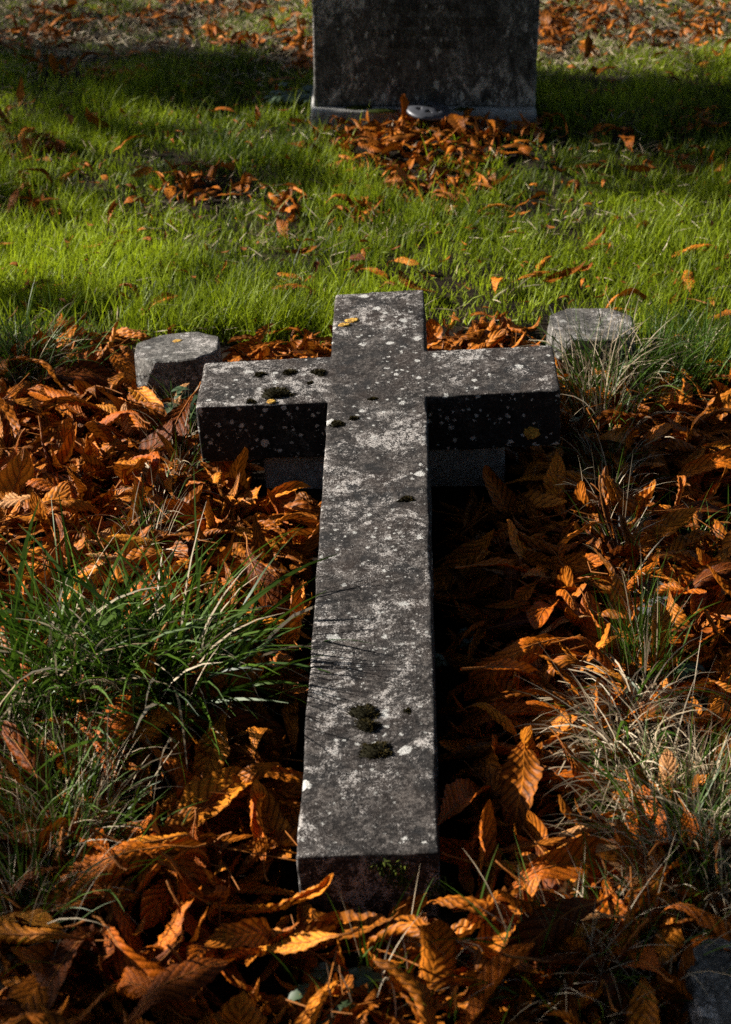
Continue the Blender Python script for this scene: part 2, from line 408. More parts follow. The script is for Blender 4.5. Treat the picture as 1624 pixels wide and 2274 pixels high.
# ------------------------------------------------------------------ litter plan (ground positions, read off the photograph)
EDGE = np.array([(-400, 900), (0, 868), (150, 770), (330, 795), (480, 808), (740, 795), (950, 750), (1210, 765), (1300, 840), (1430, 880), (1624, 872), (2200, 800)], float)
def in_plot(u, v): return v > np.interp(u, EDGE[:, 0], EDGE[:, 1])
PILES = [(950, 300, 250, 42, 1.), (930, 345, 215, 48, 1.), (970, 415, 120, 42, 1.), (470, 428, 95, 30, 1.), (185, 408, 60, 14, .8), (640, 470, 30, 32, .9), (790, 492, 55, 22, .8),
         (60, 465, 80, 40, .55), (80, 345, 90, 32, .8), (985, 460, 60, 20, .7), (670, 125, 40, 35, 1.), (1230, 80, 45, 45, 1.), (1330, 45, 110, 35, .45), (1450, 90, 150, 22, .45),
         (250, 55, 260, 45, .26), (520, 100, 170, 28, .32), (60, 95, 90, 40, .3), (1560, 50, 80, 40, .3), (90, 650, 60, 50, .25), (640, 775, 90, 16, .6), (1080, 742, 130, 22, .8),
         (1560, 300, 70, 40, .45), (1500, 385, 110, 25, .4), (1350, 330, 60, 30, .4), (480, 20, 200, 20, .25), (210, 175, 120, 25, .5), (1150, 470, 60, 25, .4)]
def pile_w(u, v):
    w = np.zeros_like(np.asarray(u, float))
    for a, b, ra, rb, k in PILES: w = np.maximum(w, k * np.exp(-(((u - a) / ra) ** 2 + ((v - b) / rb) ** 2) ** 1.5))
    return w
HEAD_Y = G(944, 246, .07).y + .05                    # front of the headstone slab
HX0, HX1 = G(698, 226, .07).x, G(1186, 226, .07).x
def blocked(x, y, pad=0.0):                          # under a stone
    c = CROSS.inverted(); lx = c[0][0] * x + c[0][1] * y + c[0][3]; ly = c[1][0] * x + c[1][1] * y + c[1][3]
    a = (np.abs(lx) < CW / 2 + pad) & (ly > -pad * 1.6) & (ly < CL + pad)
    b = (lx > sup_l - pad) & (lx < sup_r + pad) & (ly > CB0 - pad * 4) & (ly < CB0 + .17)
    h = (x > HX0 - .02) & (x < HX1 + .02) & (y > HEAD_Y - .06) & (y < HEAD_Y + .2)
    k_ = ((np.abs(x + .418) < .13) & (y > 3.93) & (y < 4.32)) | ((np.abs(x - .535) < .13) & (y > 4.10) & (y < 4.5))
    f_ = (np.abs(x) < .125) & (y > 2.07) & (y < 2.2)
    return a | b | h | k_ | f_

# ------------------------------------------------------------------ lawn grass
def frustum_points(n, y0, y1, pad=1.12, power=1.0):
    y = np.sqrt(rng.random(n) * (y1 ** 2 - y0 ** 2) + y0 ** 2)
    x = (rng.random(n) * 2 - 1) * (.195 * pad * y + .08)
    return x, y
def smooth_noise(x, y, f, seed):
    a = np.zeros_like(x); r = np.random.default_rng(seed)
    for k in range(7):
        an = r.random() * 6.28; fr = f * (.6 + r.random() * 1.2)
        a += np.sin((x * math.cos(an) + y * math.sin(an)) * fr + r.random() * 6.28)
    return a / 3.0
def make_lawn():
    x, y = frustum_points(300000, 3.55, 9.6)
    u, v = project(x, y, 0.0)
    keep = ~in_plot(u, v) & ~blocked(x, y, .01)
    pw = pile_w(u, v)
    far = np.clip((y - 6.9) / .6, 0, 1)
    cl = smooth_noise(x, y, 9, 1) * .30 + smooth_noise(x, y, 26, 2) * .30
    dens = np.clip(.66 + cl - pw * 1.1 - far * .22, .02, 1) * np.clip(1.15 - (y - 4) * .09, .5, 1)
    keep &= rng.random(len(x)) < dens
    x, y, u, v = x[keep], y[keep], u[keep], v[keep]; n = len(x); cl = cl[keep]
    lumps = smooth_noise(x, y, 6, 3)
    L = (.034 + .040 * rng.random(n) + .024 * lumps + .010 * smooth_noise(x, y, 18, 12) + .05 * (rng.random(n) > .96)) * np.clip(1.15 - np.clip((y - 6.9) / .8, 0, .5), .5, 1.2)
    L = np.clip(L, .018, .14)
    az = smooth_noise(x, y, 7, 4) * 1.2 + rng.normal(0, 1.9, n)
    th0 = np.abs(rng.normal(.15, .22, n)); th1 = np.abs(rng.normal(.55, .45, n))
    rd = np.clip(.46 + .30 * smooth_noise(x, y, 4, 6) + .12 * smooth_noise(x, y, 16, 7) + rng.normal(0, .24, n), 0, 1)
    d = blades(np.stack([x, y, gz(x, y) - .003], 1), L, .0022 + .0022 * rng.random(n), az, th0, th1, 3, rng.random(n) * 3.14, rd)
    tag(blade_obj('lawn_grass', d, M['lawn']), 'short green lawn grass between the cross and the headstone', 'grass')
    # straw and dead thatch
    x, y = frustum_points(40000, 3.7, 9.4); u, v = project(x, y, 0.0)
    nz = smooth_noise(x, y, 7, 8) * .3 + smooth_noise(x, y, 22, 9) * .25
    far = np.clip((y - 6.6) / .8, 0, 1)
    band = np.exp(-((v - 500) / 70) ** 2) * .25
    keep = ~in_plot(u, v) & ~blocked(x, y, .01) & (rng.random(len(x)) < np.clip(nz * .6 + far * .9 + band + .02, .05, 1))
    x, y = x[keep], y[keep]; n = len(x)
    d = blades(np.stack([x, y, gz(x, y) + .008 + .028 * rng.random(n)], 1), .02 + .05 * rng.random(n), .0022 + .002 * rng.random(n), rng.random(n) * 6.28, 1.0 + rng.random(n) * .7, rng.normal(0, .5, n), 2, rng.random(n) * 3)
    tag(blade_obj('dead_grass', d, M['dry']), 'pale dead straw scattered through the lawn grass', 'dead grass')
make_lawn()

# ------------------------------------------------------------------ leaves
def leaf_shape(nu, nv, r, kind='long', curl=1.0):
    L = 1.0
    t = np.linspace(0, 1, nu)[:, None]; s = np.linspace(-1, 1, nv)[None, :]
    wmax = r.uniform(.105, .165)
    hw = wmax * np.sin(np.pi * np.clip(t, 0, 1) ** r.uniform(1.25, 1.7)) ** .85 + .006
    if kind == 'oak':
        hw = .30 * (np.sin(np.pi * t ** 1.2) ** .7) * (.72 + .28 * np.cos(2 * np.pi * t * 3.6)) + .01
    ph = r.random() * 6
    rag = 1 + .035 * np.sin(t * 75 + ph) * (np.abs(s) > .9) + .12 * np.sin(t * 13 + ph * 2) * np.abs(s) + .06 * np.sin(t * 29 + ph * 3) * np.abs(s) ** 3
    x = s * hw * rag; y = t + 0 * s
    nr = 11
    t0 = t - .20 * np.abs(s)
    cor = np.abs(((t0 * nr) % 1.0) - .5) * 2
    z = r.uniform(.027, .045) * (cor - .5) * np.clip(np.abs(s) * 2.2, 0, 1) * (1 - .55 * np.abs(s) ** 3) * np.sin(np.pi * np.clip(t, .02, .98)) ** .5
    z = z + r.uniform(.0, .35) * np.abs(x)
    # roll across the width, each side on its own
    sgn = 1 if r.random() < .65 else -1
    for side in (-1, 1):
        m = (np.sign(s) == side) | ((s == 0) & (side == 1)); m = np.broadcast_to(m, x.shape)
        tot = r.uniform(1.6, 4.4) * curl * sgn * (1 if r.random() < .85 else -.6)
        k = tot / wmax * (.55 + .45 * np.sin(t * 3 + ph + side)) ; k = np.broadcast_to(k, x.shape)
        k = np.where(np.abs(k) < .05, .05, k)
        a = np.abs(x) * k
        xn = side * np.sin(a) / k; zn = (1 - np.cos(a)) / k
        x = np.where(m, xn - z * np.sin(a) * side, x); z = np.where(m, zn + z * np.cos(a), z)
    # twist
    tw = r.normal(0, .7) * curl * (t - .5)
    x, z = x * np.cos(tw) - z * np.sin(tw), x * np.sin(tw) + z * np.cos(tw)
    # bend along the midrib
    kb = r.uniform(.5, 2.9) * curl * (1 if r.random() < .35 else -1)
    e = r.uniform(.6, 1.6)
    ang = kb * (np.linspace(0, 1, nu) ** e - .4)
    dy = 1.0 / (nu - 1)
    cy = np.concatenate([[0], np.cumsum(np.cos(ang[:-1]) * dy)])[:, None]; cz = np.concatenate([[0], np.cumsum(np.sin(ang[:-1]) * dy)])[:, None]
    A = ang[:, None]
    y = cy - z * np.sin(A); z = cz + z * np.cos(A)
    # crumple
    q = r.random(6) * 6.28
    z = z + .016 * curl * (np.sin(9 * x + 7 * t + q[0]) + np.sin(17 * t + 11 * x + q[1]) * .7)
    x = x + .010 * curl * np.sin(11 * t + q[2])
    V = np.stack([x, y - y.mean(), z], 2); V[:, :, 2] -= V[:, :, 2].mean()
    uv = np.stack([np.broadcast_to(s * .5 + .5, x.shape), np.broadcast_to(t, x.shape)], 2)
    i = (np.arange(nu - 1)[:, None] * nv + np.arange(nv - 1)[None, :]).ravel()
    Q = np.stack([i, i + 1, i + nv + 1, i + nv], 1)
    return V, Q, uv
LR = np.random.default_rng(21)
HI = [leaf_shape(53, 11, LR, 'long', c) for c in np.linspace(.26, 1.2, 22)]
OAK = leaf_shape(53, 11, LR, 'oak', .3)
LO = [leaf_shape(38, 7, LR, 'long', c) for c in np.linspace(.45, 1.3, 26)]
LO2 = [leaf_shape(26, 5, LR, 'long', c) for c in np.linspace(.4, 1.2, 14)]
LO3 = [leaf_shape(11, 3, LR, 'long', c) for c in np.linspace(.4, 1.0, 6)]
def rotm(n, r, tilt):
    yaw = r.random(n) * 6.283; ax = r.random(n) * 6.283; an = np.abs(r.normal(0, tilt, n))
    an = np.where(r.random(n) < .28, math.pi - an, an)
    kx, ky = np.cos(ax), np.sin(ax); c, s = np.cos(an), np.sin(an)
    Rt = np.zeros((n, 3, 3))
    Rt[:, 0, 0] = c + kx * kx * (1 - c); Rt[:, 0, 1] = kx * ky * (1 - c); Rt[:, 0, 2] = ky * s
    Rt[:, 1, 0] = kx * ky * (1 - c); Rt[:, 1, 1] = c + ky * ky * (1 - c); Rt[:, 1, 2] = -kx * s
    Rt[:, 2, 0] = -ky * s; Rt[:, 2, 1] = kx * s; Rt[:, 2, 2] = c
    Rz = np.zeros((n, 3, 3)); Rz[:, 0, 0] = np.cos(yaw); Rz[:, 0, 1] = -np.sin(yaw); Rz[:, 1, 0] = np.sin(yaw); Rz[:, 1, 1] = np.cos(yaw); Rz[:, 2, 2] = 1
    return Rt @ Rz
def scatter(x, y, z, size, tilt, r, variants):
    n = len(x); Rm = rotm(n, r, tilt); pick = r.integers(0, len(variants), n)
    Vs, Qs, Us, Rs = [], [], [], []; off = 0
    for k, (V, Q, uv) in enumerate(variants):
        ids = np.nonzero(pick == k)[0]
        if not len(ids): continue
        P = V.reshape(-1, 3)
        T = np.einsum('nij,vj->nvi', Rm[ids], P) * size[ids, None, None]
        lo = T[:, :, 2].min(1)
        T[:, :, 2] += (-lo * .55)[:, None]           # rests near its lowest point, sunk into the leaves below
        T += np.stack([x[ids], y[ids], z[ids]], 1)[:, None, :]
        m = P.shape[0]
        Qs.append((Q[None] + (off + np.arange(len(ids)) * m)[:, None, None]).reshape(-1, 4)); off += len(ids) * m
        Vs.append(T.reshape(-1, 3)); Us.append(np.tile(uv.reshape(-1, 2), (len(ids), 1))); Rs.append(np.repeat(r.random(len(ids)), m))
    return np.concatenate(Vs), np.concatenate(Qs), np.concatenate(Us), np.concatenate(Rs)
def make_litter():
    r = np.random.default_rng(5)
    x, y = frustum_points(4100, 1.75, 4.6, 1.2)
    u, v = project(x, y, 0.0)
    keep = in_plot(u, v) & ~blocked(x, y, .035)
    x, y = x[keep], y[keep]; n = len(x)
    V, Q, U, Rn = scatter(x, y, gz(x, y) + r.random(n) ** 1.3 * .050, r.uniform(.09, .21, n), .52, r, LO)
    o = link('leaf_litter', np_mesh('leaf_litter', V, Q, {'rnd': Rn}, U), M['litter'])
    tag(o, 'deep bed of curled brown chestnut leaves covering the grave plot', 'leaf litter', kind='stuff')
    x, y = frustum_points(24000, 3.6, 9.5, 1.1); u, v = project(x, y, 0.0)
    w = pile_w(u, v)
    sp = .010 + .035 * np.clip((y - 6.8) / .5, 0, 1)
    keep = ~in_plot(u, v) & ~blocked(x, y, .0) & (r.random(len(x)) < np.maximum(w * .62 * (w > .15), sp))
    x, y, w = x[keep], y[keep], w[keep]; n = len(x)
    V, Q, U, Rn = scatter(x, y, gz(x, y) + .010 + r.random(n) * .035, r.uniform(.05, .14, n), .4, r, LO2)
    o = link('leaf_litter', np_mesh('lawn_leaf_litter', V, Q, {'rnd': Rn}, U), M['litter'])
    tag(o, 'drifts of small rust brown leaves lying on the lawn and before the headstone', 'leaf litter', kind='stuff')
    # crumbs of broken leaf and loose stalks between the leaves
    x, y = frustum_points(4200, 1.75, 8.8, 1.1); u, v = project(x, y, 0.0)
    keep = ~blocked(x, y, .03) & (in_plot(u, v) | (r.random(len(x)) < .5)); x, y = x[keep], y[keep]; n = len(x)
    V, Q, U, Rn = scatter(x, y, gz(x, y) + .015 + r.random(n) * .045, r.uniform(.018, .05, n), .5, r, LO3)
    o = link('leaf_crumbs', np_mesh('leaf_crumbs', V, Q, {'rnd': Rn}, U), M['litter'])
    tag(o, 'broken leaf crumbs strewn between the fallen leaves', 'leaf crumbs', kind='stuff')
    x, y = frustum_points(520, 1.8, 4.3, 1.15); u, v = project(x, y, 0.0)
    keep = in_plot(u, v) & ~blocked(x, y, .05); x, y = x[keep], y[keep]
    st = []
    for a_, b_ in zip(x, y):
        an = r.random() * 6.28; L = r.uniform(.05, .15); z0 = float(gz(a_, b_)) + r.uniform(.035, .075); d = np.array([math.cos(an), math.sin(an), r.normal(0, .22)]); bd = np.array([-d[1], d[0], .3]) * r.normal(0, .15) * L
        st.append(tube([(a_, b_, z0), np.array([a_, b_, z0]) + d * L * .5 + bd, np.array([a_, b_, z0]) + d * L], [.0016, .0012, .0010], 4))
    vv, ff = merge(st); o = link('loose_stalks', np_mesh('loose_stalks', np.array(vv), np.array(ff)), M['stalk'])
    tag(o, 'thin brown leaf stalks scattered over the leaf bed', 'leaf stalks', kind='stuff')
make_litter()

# single leaves: mesh shared between alike ones, one object each
def hi_mesh(i, mat):
    key = (i, mat)
    if key not in hi_mesh.c:
        V, Q, uv = (OAK if i == 'oak' else HI[i])
        me = np_mesh('leaf', V.reshape(-1, 3), Q, None, uv.reshape(-1, 2)); me.materials.append(M[mat]); hi_mesh.c[key] = me
    return hi_mesh.c[key]
hi_mesh.c = {}
def rib_mesh(i):
    if i not in rib_mesh.c:
        V = (OAK if i == 'oak' else HI[i])[0]; c = V[::4, 5, :].copy()
        d0 = (c[0] - c[1]); d0 /= np.linalg.norm(d0)
        pts = [c[0] + d0 * .16 + np.array([.02, 0, .02]), c[0] + d0 * .07] + list(c)
        n = len(pts); rad = [.011 * (1 - .75 * k / n) for k in range(n)]
        v, f = tube(pts, rad, 5); me = bpy.data.meshes.new('midrib'); me.from_pydata(v, [], f)
        for p in me.polygons: p.use_smooth = True
        me.materials.append(M['stalk']); rib_mesh.c[i] = me
    return rib_mesh.c[i]
rib_mesh.c = {}
def put_leaf(x, y, z, size, yaw, tilt_x, tilt_y, variant, mat, label, group=None, flip=False, name='fallen_leaf'):
    o = link(name, hi_mesh(variant, mat))
    V = (OAK if variant == 'oak' else HI[variant])[0].reshape(-1, 3)
    rot = Euler((tilt_x + (math.pi if flip else 0), tilt_y, yaw), 'XYZ'); m = np.array(rot.to_matrix())
    lo = (V @ m.T)[:, 2].min() * size
    o.rotation_euler = rot; o.scale = (size,) * 3; o.location = (x, y, z - lo * .75)
    tag(o, label, 'leaf', group)
    c = link('midrib', rib_mesh(variant), None, o)
    return o
# leaves that stand out: photo place, size, heading, tilts, variant, colour, label
SHOW = [
 (1150, 1545, .215, 62, -28, 18, 2, 'rust orange', 'large flat ribbed leaf with a long stalk, propped in shade right of the shaft'),
 (1565, 1052, .21, 82, 20, 10, 8, 'rust orange', 'long arched leaf with toothed edge by the right kerb, below the grass'),
 (1478, 1775, .115, 5, 60, 0, 16, 'pale tan', 'pale tan leaf standing upright among dry grass at the right'),
 (1092, 1195, .085, 10, -25, 0, 'oak', 'pale tan', 'small pale lobed oak leaf on the dark litter right of the shaft'),
 (70, 1300, .16, 20, -25, -10, 4, 'golden amber', 'broad ribbed amber leaf at the left edge above the big grass tuft'),
 (215, 1215, .15, 15, -20, 15, 11, 'pale tan', 'bleached curled leaf standing in litter above the big grass tuft'),
 (160, 1150, .17, 80, 10, 10, 17, 'golden amber', 'golden leaf rolled into an arch near the left edge'),
 (265, 960, .20, -35, -15, 12, 6, 'rust orange', 'long pointed leaf leaning up in the litter left of the herb'),
 (300, 935, .16, -30, 20, -25, 9, 'rust orange', 'narrow rust leaf lying against the long pointed leaf beside the herb'),
 (130, 905, .19, -52, 12, -14, 5, 'rust orange', 'long smooth leaf sloping below the dark grass at the left'),
 (400, 885, .10, 20, 45, 10, 14, 'pale tan', 'dry crumpled leaf tip standing below the left kerb post'),
 (255, 1690, .22, 10, 35, -20, 13, 'rust orange', 'large twisted leaf standing below the big grass tuft'),
 (460, 1790, .24, 35, 15, 20, 7, 'golden amber', 'largest crumpled amber leaf in the lower left foreground'),
 (500, 1785, .16, 50, -15, 15, 1, 'dark brown', 'flat dark brown leaf tucked behind the largest amber leaf'),
 (575, 1830, .17, -5, 10, -20, 15, 'rust orange', 'rolled rust leaf standing close to the left foot of the shaft'),
 (200, 1900, .21, -28, -18, 12, 3, 'rust orange', 'fan of ribbed rust leaf beside the lower left grass'),
 (225, 1965, .19, -20, 22, 8, 6, 'rust orange', 'rust leaf bent over below the ribbed fan leaf at lower left'),
 (600, 2015, .25, 78, -5, 25, 18, 'golden amber', 'long toothed leaf arching in front of the foot of the cross'),
 (650, 2115, .20, -55, -25, 0, 4, 'golden amber', 'broad amber leaf facing up below the foot of the cross'),
 (1080, 1930, .19, -5, 25, 10, 10, 'rust orange', 'tall curled rust leaf standing right of the foot of the cross'),
 (1260, 1945, .20, 70, 8, 15, 12, 'rust orange', 'arched rust leaf in the right foreground above a dark hollow'),
 (1180, 2010, .18, 75, -10, -15, 9, 'rust orange', 'dull rust leaf curving along the dark hollow at the right'),
 (1030, 1800, .19, 30, -12, 12, 5, 'rust orange', 'long shaded leaf beside the right lower side of the shaft'),
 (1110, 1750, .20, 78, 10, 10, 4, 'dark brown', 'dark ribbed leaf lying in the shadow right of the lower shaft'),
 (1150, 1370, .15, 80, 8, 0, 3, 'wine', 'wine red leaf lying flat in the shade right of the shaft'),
 (1130, 1290, .19, 65, -18, 10, 2, 'rust orange', 'ribbed rust leaf lying above the wine red leaf'),
 (1545, 1130, .17, 70, -10, 0, 1, 'dark brown', 'smooth dark brown leaf under the long arched leaf at the right'),
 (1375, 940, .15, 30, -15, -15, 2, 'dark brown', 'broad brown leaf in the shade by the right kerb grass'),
 (1520, 905, .16, -20, -20, 12, 3, 'rust orange', 'veined brown leaf at the right below the tall lawn edge'),
 (1540, 1320, .17, 0, 12, 10, 12, 'rust orange', 'ribbed curled leaf standing near the right edge of the plot'),
 (1460, 1430, .16, 5, 40, 5, 8, 'golden amber', 'backlit amber leaf standing behind the green grass of the right tuft'),
 (618, 1142, .10, -25, 25, -15, 10, 'rust orange', 'bright rust leaf leaning on the prop block left of the shaft'),
 (555, 1120, .07, 15, -20, 5, 3, 'pale tan', 'tiny pale dried leaf on the litter left of the prop block'),
 (330, 1010, .15, 65, 5, 0, 15, 'golden amber', 'rolled amber leaf in the litter left of the herb sprigs'),
 (1185, 605, .10, 80, 10, 10, 9, 'golden amber', 'single amber leaf on the lawn between the headstone and the right post'),
 (360, 678, .10, 60, 20, 0, 12, 'golden amber', 'single arched amber leaf on the lawn beyond the left post'),
 (1390, 658, .15, 80, 10, 0, 14, 'golden amber', 'arched orange leaf on the grass just behind the right post'),
 (1500, 640, .11, 40, 20, 0, 10, 'rust orange', 'crumpled orange leaf on the lawn right of the right post'),
 (1575, 672, .10, 120, -20, 0, 13, 'pale tan', 'pale curled leaf on the lawn at the right edge'),
 (1590, 795, .14, 80, 10, 0, 16, 'golden amber', 'ribbed amber leaf in long grass at the right edge'),
 (700, 590, .07, 10, 30, 0, 8, 'dark brown', 'small dark leaf standing in the lawn above the cross head'),
 (785, 572, .09, 130, 25, 0, 12, 'dark brown', 'dark curled leaf in the lawn above the cross head'),
 (1285, 582, .09, 90, 0, 0, 10, 'rust orange', 'small rust leaf flat on the lawn above the right post'),
 (985, 315, .15, -35, -30, 0, 4, 'golden amber', 'flat golden leaf angled on top of the pile before the headstone'),
 (897, 248, .10, 0, 60, 0, 12, 'rust orange', 'small leaf standing against the grey lid on the headstone plinth'),
 (75, 630, .12, 60, 10, 0, 15, 'dark brown', 'crumpled dark leaf in the lawn at the left edge'),
]
used = 0
for (u, v, sz, yaw, tx, ty, var, mt, lab) in SHOW:
    zb = .055 if in_plot(u, v) else (.03 if u != 897 else .075)
    p = G(u, v, zb + .015)
    put_leaf(p.x, p.y, zb + float(gz(p.x, p.y)) * (u != 897), sz, R(-yaw), R(tx), R(ty), var, mt, lab); used += 1
def zone(u, v):
    if not in_plot(u, v):
        if v < 125: return 'beyond the headstone'
        if v < 480 and 690 < u < 1200: return 'in the headstone pile'
        return 'on the lawn'
    if v < 800: return 'behind the cross arms'
    if u < 720 and v < 1060: return 'beside the left arm'
    if u < 720 and v < 1330: return 'above the big tuft'
    if u < 720 and v < 1720: return 'around the big tuft'
    if u > 900 and v < 1160: return 'right of the arms'
    if u > 900 and v < 1900 and u < 1300: return 'right of the shaft'
    if u > 900 and v < 1900: return 'along the right kerb'
    if u < 640: return 'in the lower left foreground'
    if u > 1000: return 'in the lower right foreground'
    return 'below the cross foot'
lr = np.random.default_rng(77)
def single_leaves(total):
    out = []
    while len(out) < total:
        lawn = lr.random() < .16
        if lawn:
            u, v = lr.uniform(-20, 1650), lr.uniform(20, 760)
            if in_plot(u, v) or lr.random() > max(.06, float(pile_w(u, v))): continue
        else:
            u, v = lr.uniform(-30, 1660), 770 + 1530 * lr.random() ** .8
            if not in_plot(u, v): continue
        p = G(u, v, .03)
        if blocked(p.x, p.y, .09) or (abs(p.x) < .15 and 1.86 < p.y < 2.2): continue
        if not lawn and ((u - 300) / 330) ** 2 + ((v - 1500) / 150) ** 2 < .5: continue
        mt = lr.choice(['rust orange', 'dark brown', 'golden amber', 'pale tan'], p=[.50, .2, .26, .04] if not lawn else [.4, .2, .28, .12])
        var = int(lr.integers(3, 18) if u > 940 and not lawn else lr.integers(7, 22)); flip = lr.random() < .3
        sz = lr.uniform(.06, .12) if lawn else lr.uniform(.115, .235)
        yaw = lr.random() * 6.283
        state = 'flat' if var < 7 else ('bent' if var < 14 else 'curled')
        big = ('small' if sz < .08 else 'broad') if lawn else ('small' if sz < .15 else ('large' if sz > .195 else 'medium'))
        hd = (-math.sin(yaw), math.cos(yaw)); way = ('right' if hd[0] > 0 else 'left') if abs(hd[0]) > abs(hd[1]) else ('away' if hd[1] > 0 else 'forward')
        zn = zone(u, v)
        o = put_leaf(p.x, p.y, float(gz(p.x, p.y)) + (.030 + .020 * lr.random() if not lawn else .02), sz, yaw, lr.normal(0, .34), lr.normal(0, .34), var, mt, None, f'{state} {mt} leaves {zn}', flip)
        out.append((f'{big} {state} {mt} leaf pointing {way} {zn}', u, v, o))
    same = {}
    for q in out: same.setdefault(q[0], []).append(q)
    for lab, qs in same.items():
        qs.sort(key=lambda q: q[1]); k = len(qs)
        word = [''] if k == 1 else (['left of two: ', 'right of two: '] if k == 2 else ['leftmost: '] + [w_ + ' from left: ' for w_ in ('second', 'third', 'fourth', 'fifth', 'sixth')[:k - 2]] + ['rightmost: '])
        for w, q in zip(word, qs): tag(q[3], w + q[0], 'leaf')
single_leaves(298 - used)

# ------------------------------------------------------------------ kerb posts: square below, octagonal on top, corner facets running out
def post_mesh(name, a, k, h, ch, seed):
    bm = bmesh.new()
    pts = []
    for sx in (-1, 1):
        for sy in (-1, 1):
            pts += [(sx * a, sy * a, -.08), (sx * a, sy * a, h - ch), (sx * a, sy * (a - k), h), (sx * (a - k), sy * a, h)]
    vs = [bm.verts.new(p) for p in pts]
    bmesh.ops.convex_hull(bm, input=vs)
    bmesh.ops.dissolve_limit(bm, angle_limit=R(2), verts=bm.verts, edges=bm.edges)
    bmesh.ops.bevel(bm, geom=list(bm.edges), offset=.003, segments=1, affect='EDGES')
    bmesh.ops.triangulate(bm, faces=bm.faces)
    for _ in range(3):
        long_e = [e for e in bm.edges if e.calc_length() > .016]
        bmesh.ops.subdivide_edges(bm, edges=long_e, cuts=1)
        bmesh.ops.triangulate(bm, faces=bm.faces)
    for v in bm.verts: v.co += shake(v.co, .0022, 14, seed) + shake(v.co, .0010, 60, seed)
    bmesh.ops.recalc_face_normals(bm, faces=bm.faces)
    me = bm_mesh(name, bm, True); me.set_sharp_from_angle(angle=R(24))
    return me
def post(u, v, z, rot, a, k, h, ch, seed, label):
    p = G(u, v, z)
    o = link('kerb_post', post_mesh('kerb_post', a, k, h, ch, seed), M['post'])
    o.location = (p.x, p.y, z - h); o.rotation_euler = rot
    tag(o, label, 'kerb post', 'kerb posts at the corners of the grave')
    return o
pl = post(401, 771, .125, (R(-3), R(-4), R(3)), .096, .050, .125, .095, 1, 'octagonal stone kerb post behind the left arm of the cross')
pr = post(1315, 717, .120, (R(1), R(0), R(-2)), .099, .050, .120, .085, 2, 'pale octagonal stone kerb post beyond the right arm of the cross')
pf = post(1690, 2190, .100, (R(2), R(3), R(4)), .097, .045, .105, .05, 3, 'dark blurred stone post cut off by the bottom right corner')

def kerb(u, v, dims, yaw, label, seed, z=.0):
    p = G(u, v, .03)
    o = link('kerb_stone', rough_block('kerb_stone', *dims, .016, .022, .016, seed), M['kerb'])
    o.location = (p.x, p.y, z - dims[2] + .030); o.rotation_euler = (R(4), R(3), R(yaw))
    return tag(o, label, 'kerb stone', 'kerb stones along the plot edges')
kerb(345, 1228, (.075, .11, .10), 12, 'weathered grey kerb stone with straw on it, above the big tuft', 21, .012)
kerb(295, 1340, (.085, .12, .10), 5, 'pale rough kerb stone half hidden by the big tuft', 22, .02)
kerb(1445, 1330, (.085, .13, .10), -8, 'grey rounded kerb stone behind the right green tuft', 23, .02)
kerb(1400, 1155, (.075, .10, .10), -6, 'grey kerb stone in shade at the right, above the green tuft', 24, .012)

# ------------------------------------------------------------------ headstone
hs = empty('headstone', ((HX0 + HX1) / 2, HEAD_Y + .05, 0))
tag(hs, 'dark upright headstone with lead lettering, cut off by the top edge', 'headstone')
hw = HX1 - HX0
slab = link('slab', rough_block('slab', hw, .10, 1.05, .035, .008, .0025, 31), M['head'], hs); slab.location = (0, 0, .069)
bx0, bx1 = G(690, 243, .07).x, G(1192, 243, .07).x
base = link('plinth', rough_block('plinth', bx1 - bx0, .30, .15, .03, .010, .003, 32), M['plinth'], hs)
base.location = ((bx0 + bx1) / 2 - hs.location.x, (G(944, 246, .07).y + .15) - hs.location.y, -.08)
